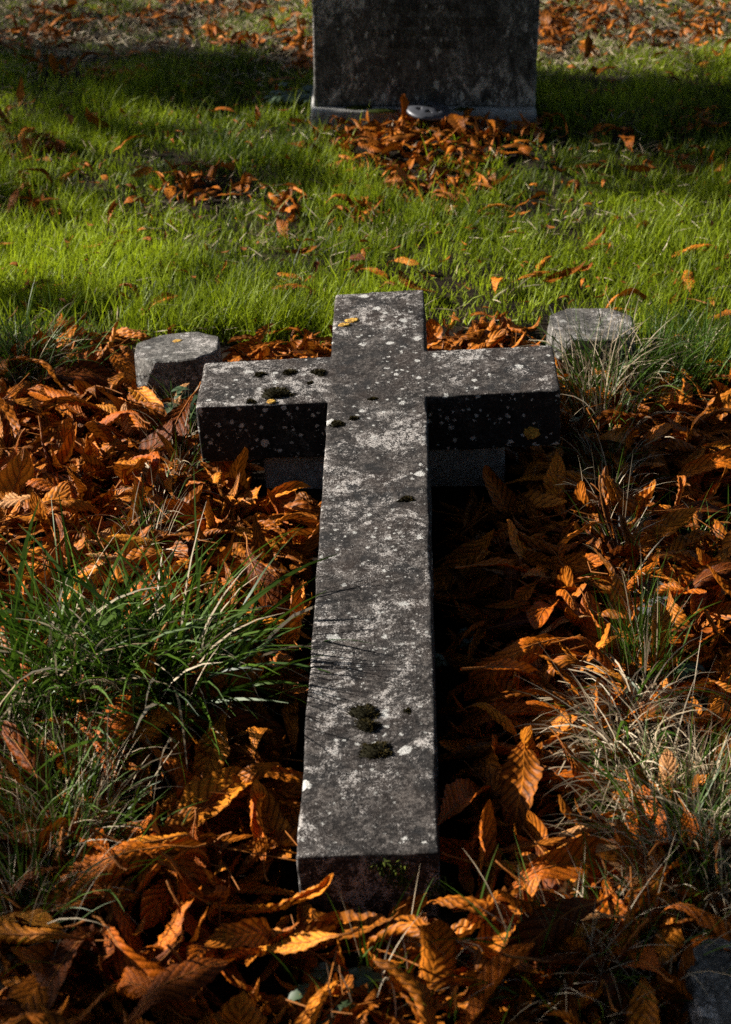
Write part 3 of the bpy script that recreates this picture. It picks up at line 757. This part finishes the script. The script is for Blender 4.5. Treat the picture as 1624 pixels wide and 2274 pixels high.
# lettering: capitals drawn as strokes with serifs, raised a hair from the face
GLYPH = {  # strokes on a 0..1 grid; first figure = relative width of the stroke
 'A': [(.7, (0, 0), (.5, 1)), (1.2, (.5, 1), (1, 0)), (.6, (.2, .38), (.8, .38))],
 'B': [(1.2, (.1, 0), (.1, 1)), (.7, (.1, 1), (.6, 1), (.75, .85), (.75, .65), (.6, .52), (.1, .52)), (.9, (.6, .52), (.85, .38), (.85, .14), (.65, 0), (.1, 0))],
 'D': [(1.2, (.1, 0), (.1, 1)), (.9, (.1, 1), (.5, 1), (.85, .8), (.95, .5), (.85, .2), (.5, 0), (.1, 0))],
 'E': [(1.2, (.1, 0), (.1, 1)), (.7, (.1, 1), (.8, 1)), (.7, (.1, .52), (.65, .52)), (.7, (.1, 0), (.85, 0))],
 'F': [(1.2, (.1, 0), (.1, 1)), (.7, (.1, 1), (.8, 1)), (.7, (.1, .52), (.65, .52))],
 'G': [(.9, (.9, .85), (.65, 1), (.35, 1), (.08, .75), (.05, .4), (.25, .06), (.6, 0), (.9, .12), (.9, .45), (.6, .45))],
 'H': [(1.2, (.08, 0), (.08, 1)), (1.2, (.92, 0), (.92, 1)), (.6, (.08, .52), (.92, .52))],
 'I': [(1.3, (.5, 0), (.5, 1)), (.6, (.3, 0), (.7, 0)), (.6, (.3, 1), (.7, 1))],
 'M': [(.8, (.05, 0), (.12, 1)), (1.2, (.12, 1), (.5, .1)), (.7, (.5, .1), (.88, 1)), (1.2, (.88, 1), (.95, 0))],
 'N': [(.7, (.1, 0), (.1, 1)), (1.3, (.1, 1), (.9, 0)), (.7, (.9, 0), (.9, 1))],
 'O': [(1., (.5, 1), (.2, .9), (.03, .5), (.2, .1), (.5, 0), (.8, .1), (.97, .5), (.8, .9), (.5, 1))],
 'R': [(1.2, (.1, 0), (.1, 1)), (.8, (.1, 1), (.6, 1), (.8, .85), (.8, .65), (.6, .5), (.1, .5)), (1.2, (.45, .5), (.95, 0))],
 'S': [(1., (.82, .85), (.55, 1), (.25, .93), (.15, .72), (.35, .56), (.7, .45), (.87, .25), (.72, .05), (.4, 0), (.12, .14))],
 'T': [(1.2, (.5, 0), (.5, 1)), (.7, (.02, 1), (.98, 1)), (.6, (.3, 0), (.7, 0))],
 'U': [(1.2, (.08, 1), (.08, .3), (.3, .03), (.6, .0), (.85, .2)), (.7, (.88, 1), (.88, .25), (.7, .03))],
 'Y': [(1.2, (.0, 1), (.5, .5)), (.7, (1, 1), (.5, .5)), (1.2, (.5, .5), (.5, 0))],
 '1': [(1.1, (.5, 0), (.5, 1)), (.7, (.5, 1), (.3, .85))], '2': [(1., (.15, .78), (.35, 1), (.65, 1), (.82, .75), (.6, .4), (.1, 0), (.9, 0))],
 '4': [(1.1, (.7, 0), (.7, 1)), (.7, (.7, 1), (.05, .3), (.95, .3))], '5': [(1., (.8, 1), (.25, 1), (.2, .6), (.6, .62), (.85, .35), (.65, .03), (.15, .05))],
 '7': [(.8, (.1, 1), (.9, 1)), (1.1, (.9, 1), (.4, 0))], '9': [(1., (.8, .6), (.5, .45), (.2, .6), (.2, .85), (.5, 1), (.8, .85), (.8, .5), (.6, .1), (.3, 0))],
}
def stroke(pts, w, V, F):
    P = [Vector((a, 0, b)) for a, b in pts]
    for i in range(len(P) - 1):
        d = (P[i + 1] - P[i])
        if d.length < 1e-6: continue
        dn = d.normalized(); nrm = Vector((-dn.z, 0, dn.x)) * w / 2; e = dn * w * .35
        o = len(V); c = [P[i] - e - nrm, P[i + 1] + e - nrm, P[i + 1] + e + nrm, P[i] - e + nrm]
        jig = .0001 * len(F)
        for y in (.004, -.0008 - (len(F) % 7) * .00005): V += [tuple(q + Vector((0, y, 0))) for q in c]
        F += [(o + 4, o + 5, o + 6, o + 7), (o, o + 3, o + 2, o + 1)] + [(o + k, o + (k + 1) % 4, o + 4 + (k + 1) % 4, o + 4 + k) for k in range(4)]
def write(text, u0, u1, v, hpx):
    yf = HEAD_Y - hs.location.y
    d = ray((u0 + u1) / 2, v); tt = HEAD_Y / d.y; z = CAMH + d.z * tt
    x0 = ray(u0, v).x * HEAD_Y / ray(u0, v).y; x1 = ray(u1, v).x * HEAD_Y / ray(u1, v).y
    hgt = hpx / FPX * (HEAD_Y * CP + CAMH * SP) / math.cos(PITCH * .5)
    n = len(text); adv = (x1 - x0) / n
    for i, chh in enumerate(text):
        if chh == ' ': continue
        V, F = [], []; wd = adv * .72
        for st in GLYPH[chh]:
            stroke([(a * wd, b * hgt) for a, b in st[1:]], hgt * .13 * st[0], V, F)
            for q in (st[1], st[-1]):                # serifs on the free ends of upright strokes
                if q[1] in (0, 1) and st[0] >= 1.1: stroke([(q[0] * wd - hgt * .10, q[1] * hgt), (q[0] * wd + hgt * .10, q[1] * hgt)], hgt * .06, V, F)
        me = bpy.data.meshes.new('letter'); me.from_pydata(V, [], F)
        o = link('letter', me, M['lead'], hs); o.location = (x0 + adv * i - hs.location.x, yf - .0012, z - hgt / 2)
write('OF THE MOTHER', 867, 1024, 15, 13)
write('EDITH SAUNDERS', 886, 1112, 48, 17)
write('DIED 27TH AUGUST 1915', 827, 1054, 73, 13)
write('AGED 45 YEARS', 864, 1018, 100, 13)

# grey flower-holder lid with holes, leaning on the plinth
def lid_mesh():
    V, F = [], []; nr_, na = 14, 56; Rr = .074
    holes = [(.55, a) for a in np.arange(0, 6.28, 6.2832 / 7)] + [(0, 0)]
    for i in range(nr_ + 1):
        for k in range(na):
            r_ = Rr * (i + .02) / nr_; a = 2 * math.pi * k / na
            V.append((r_ * math.cos(a), r_ * math.sin(a), 0.015 * max(0.0, 1 - (r_ / Rr) ** 2) ** .8 + .004))
    for i in range(nr_):
        for k in range(na):
            rm = (i + .5) / nr_; a = 2 * math.pi * (k + .5) / na; x, y = rm * math.cos(a), rm * math.sin(a)
            if any((x - h * math.cos(q)) ** 2 + (y - h * math.sin(q)) ** 2 < .115 ** 2 for h, q in holes): continue
            F.append((i * na + k, i * na + (k + 1) % na, (i + 1) * na + (k + 1) % na, (i + 1) * na + k))
    o = len(V)
    for k in range(na):
        a = 2 * math.pi * k / na; V.append((Rr * math.cos(a), Rr * math.sin(a), -.002))
    for k in range(na): F.append((nr_ * na + k, nr_ * na + (k + 1) % na, o + (k + 1) % na, o + k))
    me = bpy.data.meshes.new('flower_holder_lid'); me.from_pydata(V, [], F)
    for p in me.polygons: p.use_smooth = True
    return me
lid = link('flower_holder_lid', lid_mesh(), M['lid']); p = G(952, 246, .085)
lid.location = (p.x, p.y + .02, .078); lid.rotation_euler = (R(9), R(4), R(10))
md = lid.modifiers.new('thick', 'SOLIDIFY'); md.thickness = .0025
tag(lid, 'grey domed flower holder lid with holes on the headstone plinth', 'lid')

# ------------------------------------------------------------------ moss and lichen
def moss_mesh(rx, ry, h, seed, n=420):
    h *= .8
    r = np.random.default_rng(seed)
    V, F = [], []
    na, nr_ = 16, 6
    V.append((0, 0, h * .8))
    for i in range(1, nr_ + 1):
        for k in range(na):
            a = 6.2832 * k / na; q = i / nr_; w = 1 + .75 * mnoise.noise(Vector((math.cos(a) * 1.3 + seed * 3.3, math.sin(a) * 1.3, .4))) + .35 * mnoise.noise(Vector((math.cos(a) * 3.1 + seed, math.sin(a) * 3.1, .8)))
            V.append((rx * q * w * math.cos(a), ry * q * w * math.sin(a), h * .8 * (1 - q * q) ** .6 - .001 + h * .18 * mnoise.noise(Vector((q * 4 * math.cos(a), q * 4 * math.sin(a), seed)))))
    F = [(0, 1 + k, 1 + (k + 1) % na, 1 + (k + 1) % na) for k in range(na)]
    V = np.array(V); Q = []
    for i in range(nr_ - 1):
        for k in range(na): Q.append((1 + i * na + k, 1 + i * na + (k + 1) % na, 1 + (i + 1) * na + (k + 1) % na, 1 + (i + 1) * na + k))
    for k in range(0, na, 2): Q.append((0, 1 + k, 1 + (k + 1) % na, 1 + (k + 2) % na))
    q = np.sqrt(r.random(n)) * 1.18; a = r.random(n) * 6.283
    rimw = np.array([1 + .75 * mnoise.noise(Vector((math.cos(t_) * 1.3 + seed * 3.3, math.sin(t_) * 1.3, .4))) + .35 * mnoise.noise(Vector((math.cos(t_) * 3.1 + seed, math.sin(t_) * 3.1, .8))) for t_ in a])
    roots = np.stack([rx * q * rimw * np.cos(a), ry * q * rimw * np.sin(a), h * .8 * np.clip(1 - q * q, 0, 1) ** .6 - .002], 1)
    bv, bq, br, bt = blades(roots, h * r.uniform(.15, .40, n) + .002, np.full(n, .0022), a, .2 + q * .9, r.normal(.2, .3, n), 2, r.random(n) * 3, r.random(n), False)
    Va = np.concatenate([V, bv]); Qa = np.concatenate([np.array(Q), bq + len(V)])
    return np_mesh('moss_cushion', Va, Qa, {'rnd': np.concatenate([np.full(len(V), .1), br]), 'tip': np.concatenate([np.zeros(len(V)), bt])})
for i, (u, v, a, b, h) in enumerate([(612, 876, .032, .026, .016), (577, 833, .012, .010, .009), (640, 829, .013, .011, .010), (707, 829, .015, .011, .010), (748, 943, .015, .012, .010),
                                     (810, 1580, .019, .015, .010), (816, 1612, .016, .014, .011), (836, 1668, .020, .019, .011), (903, 1110, .012, .008, .008), (690, 850, .006, .006, .004),
                                     (557, 893, .009, .007, .007), (785, 930, .008, .006, .006), (828, 886, .007, .005, .005), (905, 1578, .006, .006, .003)]):
    p = on_cross(u, v); o = link('moss_cushion', moss_mesh(a, b, h, 40 + i), M['moss'], cross); o.location = p
# feathery moss hanging on the foot of the shaft
def fringe(name, pts, mat, parent, n, seed, ln=.012, wd=.003):
    r = np.random.default_rng(seed); c = np.array(pts)[r.integers(0, len(pts), n)] + r.normal(0, 1, (n, 3)) * np.array([.008, .001, .006])
    d = blades(c, r.uniform(.5, 1.2, n) * ln, np.full(n, wd), -1.57 + r.normal(0, .9, n), r.uniform(1.0, 2.2, n), r.normal(.5, .4, n), 3, r.random(n), None, False)
    return blade_obj(name, d, mat, parent)
fringe('moss_fringe', [(.026, -.001, -.02), (.034, -.001, -.03), (.032, -.001, -.045), (.018, -.001, -.022), (.048, -.001, -.026), (.045, -.001, -.05)], M['mossgreen'], cross, 130, 3)
fringe('moss_fringe', [(.098, -.001, -.05), (.101, -.001, -.06), (.101, -.001, -.072)], M['mossgreen'], cross, 40, 4)
def lichen_mesh(rx, ry, seed):
    bm = bmesh.new(); na, nr_ = 26, 5; rows = []
    c = bm.verts.new((0, 0, .0015))
    for i in range(1, nr_ + 1):
        row = []
        for k in range(na):
            a = 6.2832 * k / na; q = i / nr_; w = 1 + .35 * mnoise.noise(Vector((math.cos(a) * 2 + seed, math.sin(a) * 2, 0))) + .15 * mnoise.noise(Vector((math.cos(a) * 7 + seed, math.sin(a) * 7, 0)))
            row.append(bm.verts.new((rx * q * w * math.cos(a), ry * q * w * math.sin(a), .0015 * (i < nr_) + .0012 * mnoise.noise(Vector((q * 9 * math.cos(a), q * 9 * math.sin(a), seed))) - .001 * (i == nr_))))
        rows.append(row)
    for k in range(na):
        bm.faces.new((c, rows[0][k], rows[0][(k + 1) % na]))
        for i in range(nr_ - 1): bm.faces.new((rows[i][k], rows[i + 1][k], rows[i + 1][(k + 1) % na], rows[i][(k + 1) % na]))
    return bm_mesh('lichen_patch', bm)
o = link('lichen_patch', lichen_mesh(.016, .015, 2), M['orange'], cross); o.location = on_cross(1181, 961, 'front') + Vector((0, -.0015, 0)); o.rotation_euler = (R(90), 0, 0)
o['label'] = 'orange lichen rosette on the front of the right arm'
for u, v, a, b in ((783, 712, .016, .010), (765, 722, .014, .008)):
    o = link('lichen_patch', lichen_mesh(a, b, u), M['orange'], cross); o.location = on_cross(u, v) + Vector((0, 0, .0012))
o = link('lichen_patch', lichen_mesh(.010, .008, 5), M['orange'], cross); o.location = on_cross(603, 893) + Vector((0, 0, .002))
o = link('lichen_patch', lichen_mesh(.012, .009, 9), M['orange'], pl); o.location = (0.0, .035, .126)
for i, (u, v, a, b) in enumerate([(800, 239, .045, .02), (850, 247, .055, .018), (1030, 243, .03, .012)]):
    p = G(u, v, .072); o = link('moss_cushion', moss_mesh(a, b, .012, 70 + i, 200), M['mossgreen'], hs); o.location = p - hs.location

# ------------------------------------------------------------------ grass tufts and herbs
def tuft(label, spots, n, length, width, spread, dry=.2, dry_len=None, big=0, name='grass_tuft', lean=(0, 0), th=(.15, .35), bend=(.7, .45), fine=3):
    """spots: photo points of the roots with a spread in metres; n blades"""
    r = np.random.default_rng(len(label) * 7 + n)
    c = np.array([tuple(G(u, v, 0.0)) for u, v in spots]); cen = c.mean(0)
    e = empty(name, tuple(cen)); tag(e, label, 'grass tuft', 'grass tufts along the plot edges')
    def build(m, ln, wd, isdry):
        k = r.integers(0, len(c), m); off = r.normal(0, spread, (m, 2)); root = c[k].copy(); root[:, :2] += off
        root[:, 2] = gz(root[:, 0], root[:, 1]) + .032
        root -= cen
        az = np.arctan2(off[:, 1], off[:, 0]) + r.normal(0, .7, m)
        vx = np.cos(az) + lean[0]; vy = np.sin(az) + lean[1]; az = np.arctan2(vy, vx)
        L = ln * r.uniform(.45, 1.15, m)
        t0 = np.abs(r.normal(*th, m)) ; t1 = np.abs(r.normal(bend[0], bend[1], m)) * (1.5 if isdry else 1)
        return blades(root, L, wd * r.uniform(.6, 1.3, m), az, t0, t1, 6, r.random(m) * 3.14, np.clip(r.normal(.5, .25, m), 0, 1))
    ng, nd = int(n * (1 - dry)), int(n * dry)
    if ng: blade_obj('green_blades', build(ng, length, width, False), M['tuft'], e)
    if nd: blade_obj('dry_blades', build(nd, dry_len or length * .9, width * .8, True), M['dry'], e)
    for q in range(big):
        isd = q % 3 == 2
        o = blade_obj('dry_blade' if isd else 'grass_blade', build(1, length * 1.15, width * 1.5, isd), M['dry' if isd else 'tuft'], e, None)
    return e
tuft('big dark green grass tuft sprawling at the left of the shaft', [(60, 1600), (120, 1560), (200, 1550), (280, 1560), (350, 1560), (410, 1550), (250, 1610), (140, 1640), (330, 1620), (40, 1660), (430, 1600), (390, 1640)], 780, .285, .0072, .040, .19, .27, 60, lean=(-.02, -.36), th=(.30, .30), bend=(.95, .5))
tuft('dark fine grass at the lower left edge below the big tuft', [(60, 1640), (120, 1700), (40, 1760), (170, 1780), (110, 1860), (150, 1950), (60, 1950), (100, 2060), (180, 1860), (40, 2120)], 1150, .17, .0032, .04, .45, .15, 14, th=(.25, .3))
tuft('shaded long grass at the left edge behind the leaves', [(20, 850), (70, 840), (120, 835), (0, 880), (60, 880)], 360, .19, .0032, .05, .2, .17, 6, th=(.4, .3))
tuft('straw and green blades standing before the right kerb post', [(1280, 850), (1320, 870), (1360, 850), (1310, 930), (1350, 960), (1390, 880)], 460, .20, .0036, .035, .45, .22, 16, th=(.2, .25))
tuft('green grass fringe at the right edge beyond the leaves', [(1440, 840), (1500, 820), (1560, 840), (1610, 830), (1450, 890), (1420, 800), (1540, 790), (1480, 870)], 900, .14, .0030, .06, .10, .13, 6, th=(.2, .25))
tuft('sparse straw lying in the shade right of the right arm', [(1190, 1050), (1260, 1080), (1330, 1060), (1350, 1010), (1230, 1020)], 60, .12, .0030, .04, .7, .13, 6, th=(.6, .4))
tuft('upright green tuft on the right kerb with straw at its foot', [(1410, 1490), (1430, 1520), (1390, 1520), (1440, 1550), (1425, 1470)], 125, .20, .0036, .018, .2, .17, 14, th=(.08, .14), bend=(.35, .3))
tuft('pale straw tuft drooping over the leaves along the right kerb', [(1360, 1660), (1390, 1700), (1370, 1760), (1410, 1650), (1390, 1610), (1420, 1790), (1400, 1830), (1350, 1720)], 520, .16, .0042, .022, .92, .18, 30, lean=(-.30, -.55), th=(.20, .25), bend=(1.5, .5))
tuft('thin wisp of straw running down the right kerb above the green tuft', [(1320, 1000), (1335, 1080), (1350, 1160), (1370, 1240), (1390, 1320), (1360, 1120)], 260, .13, .0032, .022, .7, .13, 10, th=(.35, .3))
tuft('wispy pale grass strip running down the left kerb', [(400, 1000), (395, 1080), (375, 1150), (350, 1210), (330, 1270), (410, 940)], 300, .12, .0030, .020, .7, .12, 10, th=(.35, .3))
tuft('mixed green and straw grass at the lower right edge', [(1480, 1820), (1530, 1880), (1560, 1960), (1600, 1900), (1500, 1950), (1580, 2050), (1610, 2120), (1540, 2050), (1480, 1900), (1620, 2000)], 1300, .16, .0032, .045, .62, .16, 20, th=(.35, .3))
tuft('straw stems crossing the right edge above the corner post', [(1500, 1760), (1560, 1780), (1600, 1740), (1450, 1800)], 46, .24, .0022, .05, .85, .24, 6, th=(.6, .3), bend=(.4, .3))
tuft('blurred green blades along the bottom edge below the cross', [(820, 2230), (900, 2250), (980, 2200), (1050, 2260), (1180, 2250), (1280, 2270), (1350, 2220), (760, 2260)], 70, .115, .0036, .04, .25, .11, 6, th=(.15, .2), bend=(.4, .3))
tuft('blurred straw tangle along the bottom right edge', [(1250, 2210), (1350, 2180), (1420, 2230), (1300, 2260), (1450, 2170), (1480, 2260), (1200, 2260)], 300, .17, .0027, .045, .62, .17, 6, th=(.5, .4))
tuft('small green sprig amid leaves at lower left', [(345, 1960), (390, 1940)], 26, .09, .0032, .015, .4, .08, 2, th=(.3, .3))
tuft('straw wisp on the left kerb below the herb', [(420, 1040), (410, 1070), (430, 1000), (370, 1190), (385, 1170)], 90, .08, .0022, .02, .75, .09, 4, th=(.3, .3))
tuft('lone green blades by the left kerb post', [(440, 868), (470, 860), (455, 880)], 9, .10, .0034, .01, .1, .08, 2, th=(.1, .15), bend=(.4, .2))
tuft('thin green blades among leaves at the right edge', [(1520, 1230), (1570, 1210), (1600, 1260), (1560, 1270)], 40, .10, .0026, .03, .1, .08, 2, th=(.15, .2))

def leaflet_fan(c, r, k, size, az, tilt, V, Q, T):
    # palmate leaf of k toothed leaflets
    for j in range(k):
        a = az + (j - (k - 1) / 2) * (5.0 / k)
        L = size * (1 - .12 * abs(j - (k - 1) / 2)); d = Vector((math.cos(a), math.sin(a), 0)); s = Vector((-d.y, d.x, 0))
        rows = []
        for q, w in ((0, .04), (.3, .22), (.5, .31), (.62, .25), (.75, .30), (.88, .18), (1, .03)):
            z = .25 * math.sin(q * 2.6) * L * .6 - tilt * q * L
            p = c + d * (q * L) + Vector((0, 0, z)); o = len(V)
            V += [tuple(p - s * w * L + Vector((0, 0, .10 * L * w * 2))), tuple(p), tuple(p + s * w * L + Vector((0, 0, .10 * L * w * 2)))]; T += [r.random()] * 3
            rows.append(o)
        for a0, b0 in zip(rows[:-1], rows[1:]):
            Q += [(a0, a0 + 1, b0 + 1, b0), (a0 + 1, a0 + 2, b0 + 2, b0 + 1)]
def herb(label, u, v, n, rad, hgt, size, seed):
    r = np.random.default_rng(seed); p = G(u, v, .02); e = empty('herb_plant', (p.x, p.y, .01)); tag(e, label, 'herb', 'small green herbs in the litter')
    st = []
    for i in range(n):
        q = math.sqrt(r.random()) * rad; a = r.random() * 6.283; h = hgt * r.uniform(.5, 1)
        c = Vector((q * math.cos(a), q * math.sin(a) * 1.4, h)); V, Q, T = [], [], []
        leaflet_fan(Vector((0, 0, 0)), r, 5, size * r.uniform(.7, 1.2), a + r.normal(0, .6), r.uniform(.1, .6), V, Q, T)
        o = link('herb_leaf', np_mesh('herb_leaf', np.array(V), np.array(Q), {'rnd': np.full(len(V), r.random())}), M['herb'], e); o.location = c
        st.append(tube([(0, 0, 0), c * .5 + Vector((0, 0, h * .15)), c], [.0014, .0012, .0009], 4))
    vv, ff = merge(st); me = bpy.data.meshes.new('stem'); me.from_pydata(vv, [], ff); link('stem', me, M['herb'], e)
herb('leafy green herb against the left end of the cross arm', 408, 955, 15, .030, .09, .030, 1)
herb('small grey green herb in straw on the left kerb', 400, 1100, 14, .045, .05, .026, 2)
herb('tiny green seedling in the shade right of the shaft', 1035, 1425, 3, .015, .03, .022, 3)
herb('tiny green seedling close to the right side of the shaft', 985, 1478, 3, .012, .03, .022, 4)
herb('low green herb in shade at the right below the straw', 1540, 1535, 6, .04, .04, .030, 5)
herb('green herb leaves in the lower right hollow', 1385, 1870, 5, .04, .04, .026, 6)
herb('dark green herb leaves in the lower left corner', 40, 1960, 8, .05, .05, .030, 7)
herb('blue green herb beside the left end of the headstone plinth', 655, 222, 22, .09, .05, .034, 8)
herb('blurred green herb at the bottom edge below the cross', 745, 2250, 6, .04, .05, .032, 9)
herb('tiny herb leaves in shade below the right arm straw', 1290, 985, 6, .04, .05, .024, 10)

# ------------------------------------------------------------------ unseen trees and hedges added to shade the plot and block the sky
def leaf_cloud(centres, per, rad, size, r):
    n = len(centres) * per; c = np.repeat(np.array(centres), per, 0)
    d = r.normal(0, 1, (n, 3)); d /= np.linalg.norm(d, axis=1)[:, None]; c = c + d * (r.random(n) ** .5 * rad)[:, None] if np.isscalar(rad) else c + d * (r.random(n) ** .5)[:, None] * np.repeat(np.array(rad), per)[:, None]
    Rm = rotm(n, r, .9); s = size * r.uniform(.6, 1.3, n)
    P = np.array([(0, -.5, 0), (.32, .05, .06), (0, .5, -.04), (-.32, .05, .06)])
    T = np.einsum('nij,vj->nvi', Rm, P) * s[:, None, None] + c[:, None, :]
    return T.reshape(-1, 3), np.arange(n * 4).reshape(-1, 4), np.repeat(r.random(n), 4)
def tree(label, base, height, rad0, limbs, crown, seed):
    e = empty('unseen_chestnut_tree', base); tag(e, label, 'tree', 'unseen chestnut trees added for shade')
    b = Vector(base); parts = []
    v, f = tube([(0, 0, -.2), (.03, 0, .3), (0, .04, height * .4), (.06, .02, height * .8), (.1, 0, height)], [rad0 * 1.5, rad0 * 1.1, rad0, rad0 * .8, rad0 * .35], 14)
    me = bpy.data.meshes.new('trunk'); me.from_pydata(v, [], f); link('trunk', me, M['bark'], e)
    for (z0, end) in limbs:
        en = Vector(end) - b; st = Vector((.05, .02, z0)); mid = st.lerp(en, .5) + Vector((0, 0, .35))
        v, f = tube([st, st.lerp(mid, .6), mid, mid.lerp(en, .5) + Vector((0, 0, .1)), en], [.10, .075, .05, .03, .012], 7)
        me = bpy.data.meshes.new('limb'); me.from_pydata(v, [], f); link('limb', me, M['bark'], e)
    V, Q, Rn = crown
    o = link('crown', np_mesh('crown', V - np.array(base), Q, {'rnd': Rn}, None, False), M['treeleaf'], e); o['kind'] = 'stuff'
tr_ = np.random.default_rng(99)
# leaf clusters of the unseen left tree, placed to shade chosen image points, with width in metres and leaf count
SHADE = [(60, 25, .30, 70), (300, 5, .3, 60), (90, 190, .22, 70), (300, 165, .2, 60), (1450, 190, .25, 60), (1350, 240, .22, 50), (1560, 260, .25, 70), (1590, 130, .15, 25),
         (120, 250, .18, 40), (560, 357, .07, 26), (360, 350, .07, 22), (1500, 335, .15, 44), (1350, 385, .09, 20), (1230, 330, .06, 14), (60, 300, .08, 18), (700, 380, .04, 10),
         (20, 830, .10, 40), (-40, 740, .10, 26), (1620, 955, .04, 34), (1500, 930, .03, 14), (1620, 1235, .05, 28), (1500, 1225, .03, 14),
         (-40, 1740, .07, 16), (0, 1960, .09, 26), (-20, 2130, .11, 34), (120, 2290, .08, 20), (560, 2320, .05, 8),
         (1600, 2220, .10, 30), (1660, 1970, .08, 22), (1150, 2320, .05, 8), (1450, 2310, .07, 14), (20, 1850, .06, 14), (1640, 1640, .05, 12), (1640, 1420, .05, 12), (1850, 2290, .10, 40), (1760, 2240, .08, 30),
         (150, 110, .12, 24), (700, 250, .05, 12), (230, 260, .10, 26), (1250, 270, .08, 24), (1600, 420, .10, 22), (0, 420, .10, 24), (60, 640, .08, 18), (1600, 700, .08, 18), (900, 690, .04, 8)]
TB = (-5.6, 8.28, 0.0)
def crown_a():
    Vs, Qs, Rs = [], [], []; off = 0; limbs = []
    for k, (u, v, rad, n) in enumerate(SHADE):
        g = G(u, v, .06); t = tr_.uniform(6.0, 8.5); c = g + SD * t
        e1 = np.array((math.sin(SUN_BACK), math.cos(SUN_BACK), 0.0)); e2 = np.cross(np.array(SD), e1)
        V, Q, Rn = leaf_cloud([tuple(c)], n, .02, .12, tr_)
        off3 = tr_.normal(0, .6, (n, 1)) * rad * e1 + tr_.normal(0, .45, (n, 1)) * rad * e2 + tr_.uniform(-.5, .5, (n, 1)) * np.array(SD)
        V = V + np.repeat(off3, 4, 0)
        Vs.append(V); Qs.append(Q + off); Rs.append(Rn); off += len(V)
        if k in (2, 4, 6): limbs.append((min(4.6, c.z * .8), tuple(c)))
    cs = []
    while len(cs) < 420:  # extra low foliage added to block the low sky on the left
        p = np.array([tr_.uniform(-11, -3), tr_.uniform(-3, 14), tr_.uniform(1.6, 6.5)])
        t = p[2] / SD.z; sx, sy = p[0] - SD.x * t, p[1] - SD.y * t
        if sx > -.22 * max(sy, 1.5) - .9 or p[0] > -.2 * p[1] - 1.6: continue
        cs.append(p)
    V, Q, Rn = leaf_cloud(cs, 30, .4, .24, tr_)
    Vs.append(V); Qs.append(Q + off); Rs.append(Rn)
    return (np.concatenate(Vs), np.concatenate(Qs), np.concatenate(Rs)), limbs
cr, lm = crown_a()
tree('unseen chestnut tree at the left, boughs placed to dapple the graves', TB, 6.2, .38, lm, cr, 1)
def crown_b():
    # canopy added above and right of the camera to block the open sky, its own shadow falls beyond the right edge
    cs = []
    while len(cs) < 1050:
        p = np.array([tr_.uniform(-3.5, 7), tr_.uniform(-6, 12), tr_.uniform(3.2, 7.5)])
        if ((p[0] - 1.8) / 5.2) ** 2 + ((p[1] - 3) / 9) ** 2 + ((p[2] - 5.0) / 2.4) ** 2 > 1: continue
        t = p[2] / SD.z; sx, sy = p[0] - SD.x * t, p[1] - SD.y * t
        if sx < .24 * max(sy, 1.5) + 1.35: continue
        cs.append(p)
    return leaf_cloud(cs, 26, .45, .26, tr_)
tree('chestnut tree added out of view to the right, canopy blocking the sky', (4.2, 1.0, 0.0), 6.0, .32,
     [(3.2, (1.0, 3.0, 5.0)), (3.4, (2.5, 6.5, 5.2)), (3.6, (6.0, 3.0, 5.0)), (3.0, (3.0, -3.0, 4.8)), (3.8, (0.5, -.5, 5.2)), (3.5, (1.5, 9.0, 5.0))], crown_b(), 2)

def hedge(label, x0, x1, y0, y1, h, n):  # unseen hedge added to cut the sky light on the stones
    r = np.random.default_rng(int(h * 100) + n); e = empty('added_yew_hedge', ((x0 + x1) / 2, (y0 + y1) / 2, 0)); tag(e, label, 'hedge')
    core = link('stem', rough_block('stem', (x1 - x0) * .9, (y1 - y0) * .8, h * .93, .5, .2, .12, 5), M['bark'], e)
    q = r.random((n, 3)) * 2 - 1; k = np.argmax(np.abs(q), 1); q[np.arange(n), k] = np.sign(q[np.arange(n), k])
    c = q * np.array([(x1 - x0) / 2, (y1 - y0) / 2, h / 2]) + np.array([0, 0, h / 2])
    V, Q, Rn = leaf_cloud([tuple(v) for v in c], 1, .12, .22, r)
    o = link('foliage', np_mesh('foliage', V, Q, {'rnd': Rn * .5}, None, False), M['treeleaf'], e); o['kind'] = 'stuff'
hedge('yew hedge added out of view behind the viewer to block sky', -9, 9, -5.2, -3.8, 3.4, 6000)
hedge('yew hedge added out of view beyond the headstone to block sky', -9, 6, 17, 18.4, 4.5, 6000)
